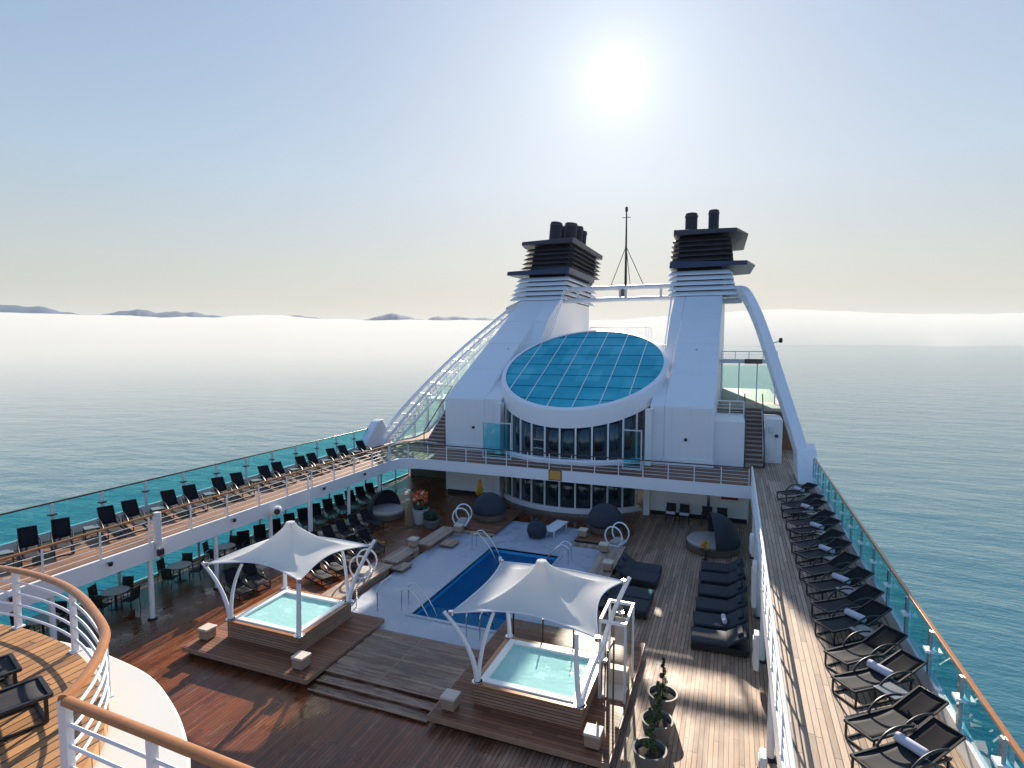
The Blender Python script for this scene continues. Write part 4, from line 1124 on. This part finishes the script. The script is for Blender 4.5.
def side_table(label, group):
    t = thing('side_table', label, 'side table', (0, 0, 0), 0, group)
    MB().box(-.22, .22, -.22, .22, .36, .385).build('top', 'table_top', t, bevel=.006)
    f = MB(); f.box(-.225, .225, -.225, -.2, .33, .358); f.box(-.225, .225, .2, .225, .33, .358); f.box(-.225, -.2, -.199, .199, .33, .358); f.box(.2, .225, -.199, .199, .33, .358); f.build('frame', 'black_metal', t)
    for x in (-.2, .2):
        for y in (-.2, .2): MB().box(x-.014, x+.014, y-.014, y+.014, 0, .33).build('leg', 'black_metal', t)
    return t
def towel(label, group):
    pts = []
    t = MB().lathe([(.02, -.24), (.075, -.235), (.082, -.2), (.08, 0), (.083, .2), (.075, .235), (.02, .24)], 16).build('towel', 'towel')
    return tag(t, label, 'towel', group)
L0 = lounger('', 'sun loungers on the left upper walkway'); LR = lounger('', 'sun loungers on the right upper walkway', 22); TB0 = side_table('', 'side tables between the right walkway loungers'); TW0 = towel('', 'rolled towels on the right walkway loungers')
usedL = usedT = usedW = False
A = R(40); ca, sa = math.cos(A), math.sin(A)
cornY = [9.67, 10.6, 12.0, 13.0, 14.4, 15.42, 16.72, 17.82, 19.12, 20.1, 21.6, 22.6, 24.1, 25.05, 27.0]
towels_on = {0, 2, 4, 6, 8, 10, 12, 14}
first = {'L': True, 'T': True, 'W': True}
def inst(proto, key, loc, rz, label, group=None):
    if first.get(key, True): o = proto; first[key] = False
    else: o = copy_tree(proto)
    o.location = loc; o.rotation_euler = (0, 0, rz) if not isinstance(rz, tuple) else rz
    o['label'] = label
    if group: o['group'] = group
    return o
nt_ = nw_ = 0
for i, y in enumerate(cornY):
    fx, fy = 2.10+random.uniform(-.04, .04), y+.14
    rz = A+random.uniform(-.06, .06)
    tw = 'with a towel roll' if i in towels_on else 'without a towel'
    inst(LR, 'LR', (fx, fy, D9), rz, 'lounger %s, %s from the near end of the right walkway row' % (tw, ORD[i]))
    if i in towels_on:
        d = 1.02; sx = .04
        inst(TW0, 'W', (fx+ca*d-sa*sx, fy+sa*d+ca*sx, D9+.34+.09), (PI/2, 0, A+R(4)), 'rolled white towel on the right walkway loungers, %s from near end' % ORD[nw_], 'rolled towels on the right walkway loungers'); nw_ += 1
        lx, ly = .66, -.50
        if i != 14 and i != 0:
            inst(TB0, 'T', (fx+ca*lx-sa*ly, fy+sa*lx+ca*ly, D9), A, 'small square table beside the right walkway loungers, %s from the near end' % ORD[nt_], 'side tables between the right walkway loungers'); nt_ += 1
# port upper walkway
B = R(155); cb, sb = math.cos(B), math.sin(B)
backs = [9.2, 11.4, 12.3, 14.0, 14.9, 16.5, 17.4, 18.9, 19.85, 21.5, 22.5, 24.05, 25.05, 26.5, 27.6, 29.3]
for i, y in enumerate(backs):
    fx, fy = -21.72-cb*1.8, y-sb*1.8
    o_ = inst(L0, 'L', (fx, fy, D9), B+random.uniform(-.06, .06), 'dark lounger on the left upper walkway, %s from the near end of its row' % ORD[i], 'sun loungers on the left upper walkway'); o_.scale = (1.2, .95, .86)
    if i % 2 == 1 and i > 0 or i == 0:
        lx, ly = .85, .62
        inst(TB0, 'T', (fx+cb*lx-sb*ly, fy+sb*lx+cb*ly, D9), B, 'small dark table beside the %s lounger of the left upper walkway row' % ORD[i], 'side tables between the left walkway loungers')
# sun deck loungers
for (x, y, lab) in [(-7.05, 3.78, 'black lounger on the round sun deck, the one nearer the corner post'), (-7.92, 3.95, 'black lounger on the round sun deck, the one farther left')]:
    inst(L0, 'L', (x, y, D10), R(252), lab, 'black loungers on the round sun deck')
# lower deck, starboard rows: padded loungers
def padded(label, group):
    t = thing('padded_lounger', label, 'sun lounger', (0, 0, 0), 0, group); hw = .46
    MB().box(0, 1.72, -hw+.03, hw-.03, .06, .24).build('base', 'black_metal', t, bevel=.01)
    for x in (.08, 1.6):
        for y in (-.36, .36): MB().box(x-.03, x+.03, y-.03, y+.03, 0, .06).build('leg', 'black_metal', t)
    MB().box(.0, 1.12, -hw, hw, .245, .37).build('seat_cushion', 'cushion_navy', t, bevel=.045)
    b = MB().box(0, .68, -hw, hw, 0, .11).build('back_cushion', 'cushion_navy', t, (1.11, 0, .27), bevel=.045, rot=(0, -R(32), 0))
    MB().box(.42, .62, -.3, .3, .12, .2).build('pillow', 'cushion_navy', b, bevel=.04)
    return t
PL0 = padded('', '')
for i, y in enumerate([18.7, 19.85, 21.1, 22.35, 23.6, 24.8]):
    inst(PL0, 'PL', (-1.08, y, 0), R(4+random.uniform(-2, 2)), 'shaded dark lounger by the right inner wall, %s from the near end' % ORD[i], 'dark loungers in the row by the right inner wall')
for i, y in enumerate([20.1, 21.1, 22.7, 23.65]):
    inst(PL0, 'PL', (-2.62, y, 0), R(177+random.uniform(-2, 2)), 'dark lounger just right of the poolside bench, %s from the near end' % ORD[i], 'four dark loungers right of the pool')
c = inst(TW0, 'W', (-.1, 19.85, .46), (PI/2, 0, R(6)), 'pale folded towel on a shaded lounger by the right inner wall', 'towels on the lower deck loungers')
# lower deck, port rows
for i, y in enumerate([20.0, 21.0, 22.0, 23.0, 24.0, 25.0, 26.0, 27.0, 28.0, 29.0, 30.0]):
    inst(L0, 'L', (-20.35, y-.9, 0), R(142), 'dark lounger in the sea-side row under the left walkway, %s from near end' % ORD[i], 'loungers in the outer row under the left walkway').scale = (1, 1, .84)
for i, y in enumerate([15.9, 16.75, 19.6, 20.6, 21.6, 22.6, 23.6, 24.6]):
    inst(L0, 'L', (-17.0, y, 0), R(160), 'dark lounger in the inner row left of the canopy, %s from near end' % ORD[i], 'loungers in the inner row left of the pool').scale = (1, 1, .84)
for i, y in enumerate([18.1, 19.0, 19.9, 20.8, 21.7]):
    inst(L0, 'L', (-15.0, y, 0), R(158), 'dark lounger just left of the long teak bench, %s from near end' % ORD[i], 'loungers just left of the teak bench').scale = (1, 1, .84)

# ------------------------------------------------------------------ dining sets under the port walkway
def chair(label, group):
    t = thing('dining_chair', label, 'chair', (0, 0, 0), 0, group)
    MB().box(-.2, .2, -.2, .2, .37, .40).build('seat', 'cushion_navy', t, bevel=.01)
    MB().grid([[(x, .2+.05*k/4, .42+.42*k/4) for x in (-.2, 0, .2)] for k in range(5)]).build('backrest', 'sling', t, solid=.016)
    for x in (-.19, .19):
        MB().tube([(x, -.19, 0), (x, -.18, .37)], .014, 6).build('leg', 'black_metal', t)
        MB().tube([(x, .24, 0), (x, .19, .4), (x, .255, .86)], .014, 6).build('leg', 'black_metal', t)
        MB().tube([(x*1.1, -.18, .37), (x*1.1, -.19, .56), (x*1.1, .21, .58)], .014, 6).build('armrest', 'black_metal', t)
    return t
def table(label, group):
    t = thing('dining_table', label, 'table', (0, 0, 0), 0, group)
    MB().lathe([(.44, .63), (.45, .645), (.44, .66)], 26).build('top', 'table_top', t)
    MB().lathe([(.04, .03), (.035, .63)], 12).build('stem', 'black_metal', t); MB().lathe([(.24, 0), (.24, .015), (.05, .04)], 20).build('base', 'black_metal', t)
    return t
C0 = chair('', 'chairs at the left dining tables'); DT0 = table('', 'dining tables under the left walkway')
tabs = [(-20.9, 8.6), (-21.0, 11.3), (-20.9, 13.6), (-20.9, 16.2), (-21.0, 18.5)]
k = 0
for i, (x, y) in enumerate(tabs):
    inst(DT0, 'DT', (x, y, 0), 0, 'round grey dining table under the left walkway, %s from the near end' % ORD[i])
    for j, a in enumerate((20, 110, 200, 290)):
        a = a+random.uniform(-12, 12); px, py = x+.62*math.cos(R(a)), y+.62*math.sin(R(a))
        side = ['on its inner side', 'on its far side', 'on its sea side', 'on its near side'][j]
        inst(C0, 'C', (px, py, 0), R(a-90), 'dark dining chair %s of the %s left table from the near end' % (side, ORD[i]))
    # place settings
    pl = MB()
    for a in (20, 110, 200, 290): pl.lathe([(.10, .662), (.11, .672), (.06, .668)], 14, (x+.27*math.cos(R(a)), y+.27*math.sin(R(a)), 0)) if False else None
for i, x in enumerate([-3.0, -2.3, -1.15, -.4]):
    inst(C0, 'C', (x, 31.3, 0), 0, ['dark armchair at the white rear wall, first from the atrium side', 'dark armchair at the white rear wall, second from the atrium side', 'dark armchair at the white rear wall below the red box, left of two', 'dark armchair at the white rear wall below the red box, right of two'][i], 'armchairs along the white rear wall')
    C = [o for o in COL.objects if o.get('label', '').startswith('dark armchair')]
for o in [o for o in COL.objects if o.get('label', '').startswith('dark armchair')]: o.scale = (1.25, 1.2, 1.2)
inst(TW0, 'W', (-3.0, 31.2, .57), (PI/2, 0, PI/2), 'white towel on the armchair nearest the atrium at the rear wall', 'towels on the rear wall armchairs')
inst(TW0, 'W', (-2.3, 31.2, .57), (PI/2, 0, PI/2), 'white towel on the second armchair from the atrium at the rear wall', 'towels on the rear wall armchairs')

# ------------------------------------------------------------------ daybeds
def daybed(x, y, r, rz, lab, openess):
    t = thing('dome_daybed', lab, 'daybed', (x, y, 0), rz)
    MB().lathe([(r*.95, 0), (r, .05), (r, .3), (r*.96, .34)], 32).build('base', 'brown', t)
    MB().lathe([(r*.95, .34), (r*.97, .42), (r*.9, .5), (0, .52)], 32).build('cushion', 'cushion_pale', t)
    a0 = R(openess)   # hood covers from the back (+y) over the top
    rows = []
    for i in range(15):
        e = -R(4)+(a0+R(4))*i/14          # elevation sweep around the x axis from the back
        row = []
        for k in range(19):
            u = PI*k/18
            row.append((math.cos(u)*r*1.02, math.sin(u)*r*1.02*math.cos(e), .38+math.sin(u)*r*1.12*max(math.sin(e), -.02)))
        rows.append(row)
    MB().grid(rows).build('hood', 'cushion_navy', t, solid=.03)
    rb = MB()
    for i in (4, 9, 14): rb.tube(rows[i], .02, 6)
    rb.build('hood_rib', 'black_metal', t)
    return t
Z28 = .28
d1 = daybed(-12.1, 27.7, .88, PI, 'closed dark dome daybed left of the atrium glass', 150); d1.location.z = Z28
d2 = daybed(-5.85, 27.9, .88, PI, 'closed dark dome daybed right of the atrium glass', 150); d2.location.z = Z28
daybed(-17.9, 26.6, 1.0, R(75), 'open clamshell daybed with pale cushion under the left walkway', 85)
daybed(-.75, 27.9, 1.2, R(-80), 'open clamshell daybed with pale cushion in the shade by the right wall', 95)
t = thing('pouf', 'round dark navy beanbag on the pale surround behind the pool', 'beanbag', (-8.9, 26.2, .1))
MB().lathe([(.2, 0), (.42, .08), (.5, .32), (.46, .58), (.3, .78), (.1, .86), (0, .87)], 24).build('bag', 'cushion_navy', t); MB().lathe([(.08, .85), (.1, .9), (.03, .93)], 12).build('knot', 'black_metal', t)
t = thing('white_bench', 'flat white pool bench beside the navy beanbag', 'bench', (-8.25, 27.3, .1), R(-8))
MB().box(-.33, .33, -.95, .85, .3, .36).build('top', 'white', t, bevel=.02)
for x in (-.27, .27):
    for y in (-.8, .7): MB().box(x-.03, x+.03, y-.03, y+.03, 0, .3).build('leg', 'grey_white', t)
t = thing('flower_table', 'small dark table with a yellow flower pot by the right wall daybed', 'table', (-1.0, 26.4, 0))
MB().lathe([(.25, .42), (.26, .44)], 20).build('top', 'black_metal', t); MB().lathe([(.15, 0), (.03, .03), (.03, .42)], 14).build('stem', 'black_metal', t)
f = MB(); cluster(f, (0, 0, .66), .2, 110, .07); f.build('yellow_blossom', 'flower_yellow', t); MB().lathe([(.08, .44), (.1, .56)], 12).build('pot', 'pot', t)

# ------------------------------------------------------------------ camera
cam = bpy.data.cameras.new('camera'); co = bpy.data.objects.new('camera', cam); COL.objects.link(co)
cam.sensor_width = 36; cam.lens = 570/1024*36; cam.clip_start = .1; cam.clip_end = 80000
co.location = (0, 0, CAMZ)
yaw, pitch = R(21.317), R(4.114)
co.rotation_euler = (PI/2-pitch, 0, yaw)
S.camera = co

# ------------------------------------------------------------------ light
SUN_EL, SUN_AZ = R(23.79), R(-11.33)
sl_ = bpy.data.lights.new('sun', 'SUN'); sl_.energy = 4.2; sl_.angle = R(.55); sl_.color = (1, .88, .72)
so = bpy.data.objects.new('sun', sl_); COL.objects.link(so)
sd = Vector((math.sin(SUN_AZ)*math.cos(SUN_EL), math.cos(SUN_AZ)*math.cos(SUN_EL), math.sin(SUN_EL)))
so.rotation_euler = sd.to_track_quat('Z', 'Y').to_euler()
so.location = (0, 0, 60)
W = bpy.data.worlds.new('World'); S.world = W; W.use_nodes = True
nt = W.node_tree; nt.nodes.clear()
out = N(nt, 'ShaderNodeOutputWorld'); bg = N(nt, 'ShaderNodeBackground'); bg.inputs[1].default_value = .15
st = N(nt, 'ShaderNodeTexSky', sky_type='NISHITA', sun_disc=False, sun_elevation=SUN_EL, sun_rotation=SUN_AZ, altitude=0, air_density=1.0, dust_density=.5, ozone_density=2.2)
# bright part of the sky compressed so shaded walls can stay light, with a glare patch round the sun
def vm(op, a_, b_=None):
    n = N(nt, 'ShaderNodeVectorMath', operation=op)
    for i, v in enumerate((a_, b_)):
        if v is None: continue
        if isinstance(v, tuple): n.inputs[i].default_value = v
        else: LK(nt, v, n.inputs[i])
    return n
KS = .30
den = vm('ADD', vm('MULTIPLY', st.outputs[0], (KS*1.12, KS*1.02, KS*.92)).outputs[0], (1, 1, 1)).outputs[0]
even = vm('DIVIDE', st.outputs[0], den).outputs[0]
geo = N(nt, 'ShaderNodeNewGeometry')
dt = vm('DOT_PRODUCT', vm('MULTIPLY', geo.outputs['Incoming'], (1, 1, 1)).outputs[0], tuple(-x for x in sd)).outputs['Value']
ang = math_(nt, 'ARCCOSINE', math_(nt, 'MINIMUM', dt, 1.))
def gl(w_, amp, pw=2.):
    return math_(nt, 'MULTIPLY', math_(nt, 'EXPONENT', math_(nt, 'MULTIPLY', math_(nt, 'POWER', math_(nt, 'DIVIDE', ang, R(w_)), pw), -1.)), amp)
glare = math_(nt, 'ADD', math_(nt, 'ADD', gl(1.4, 3.5, 2.), gl(2.7, 1.5, .9)), gl(11, .20, 1.2))
gc = N(nt, 'ShaderNodeCombineColor'); 
for i, k_ in enumerate((1, .97, .93)): LK(nt, math_(nt, 'MULTIPLY', glare, k_), gc.inputs[i])
el = N(nt, 'ShaderNodeSeparateXYZ'); LK(nt, vm('MULTIPLY', geo.outputs['Incoming'], (-1, -1, -1)).outputs[0], el.inputs[0])
warm = ramp(nt, el.outputs[2], [(0., (.76, .57, .375)), (.05, (.79, .625, .445)), (.13, (.86, .765, .635)), (.26, (.87, .875, .865)), (.6, (.77, .845, .96))])
anti = ramp(nt, math_(nt, 'DIVIDE', ang, PI), [(.30, (1, 1, 1)), (.62, (.90, 1.06, 1.32))])  # extra blue added to the sky away from the sun, to light shaded walls
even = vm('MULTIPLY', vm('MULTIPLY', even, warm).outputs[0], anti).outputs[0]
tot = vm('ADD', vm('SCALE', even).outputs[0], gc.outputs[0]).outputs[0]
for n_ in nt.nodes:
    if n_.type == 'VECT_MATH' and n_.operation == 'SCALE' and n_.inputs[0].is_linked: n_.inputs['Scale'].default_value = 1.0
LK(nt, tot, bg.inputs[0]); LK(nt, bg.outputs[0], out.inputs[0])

S.view_settings.view_transform = 'Standard'; S.view_settings.look = 'None'; S.view_settings.gamma = 1; S.view_settings.use_curve_mapping = False
S.view_settings.exposure = 1.24
S.cycles.use_denoising = True
S.cycles.max_bounces = 8; S.cycles.transparent_max_bounces = 24; S.cycles.volume_bounces = 4
S.cycles.sample_clamp_indirect = 6
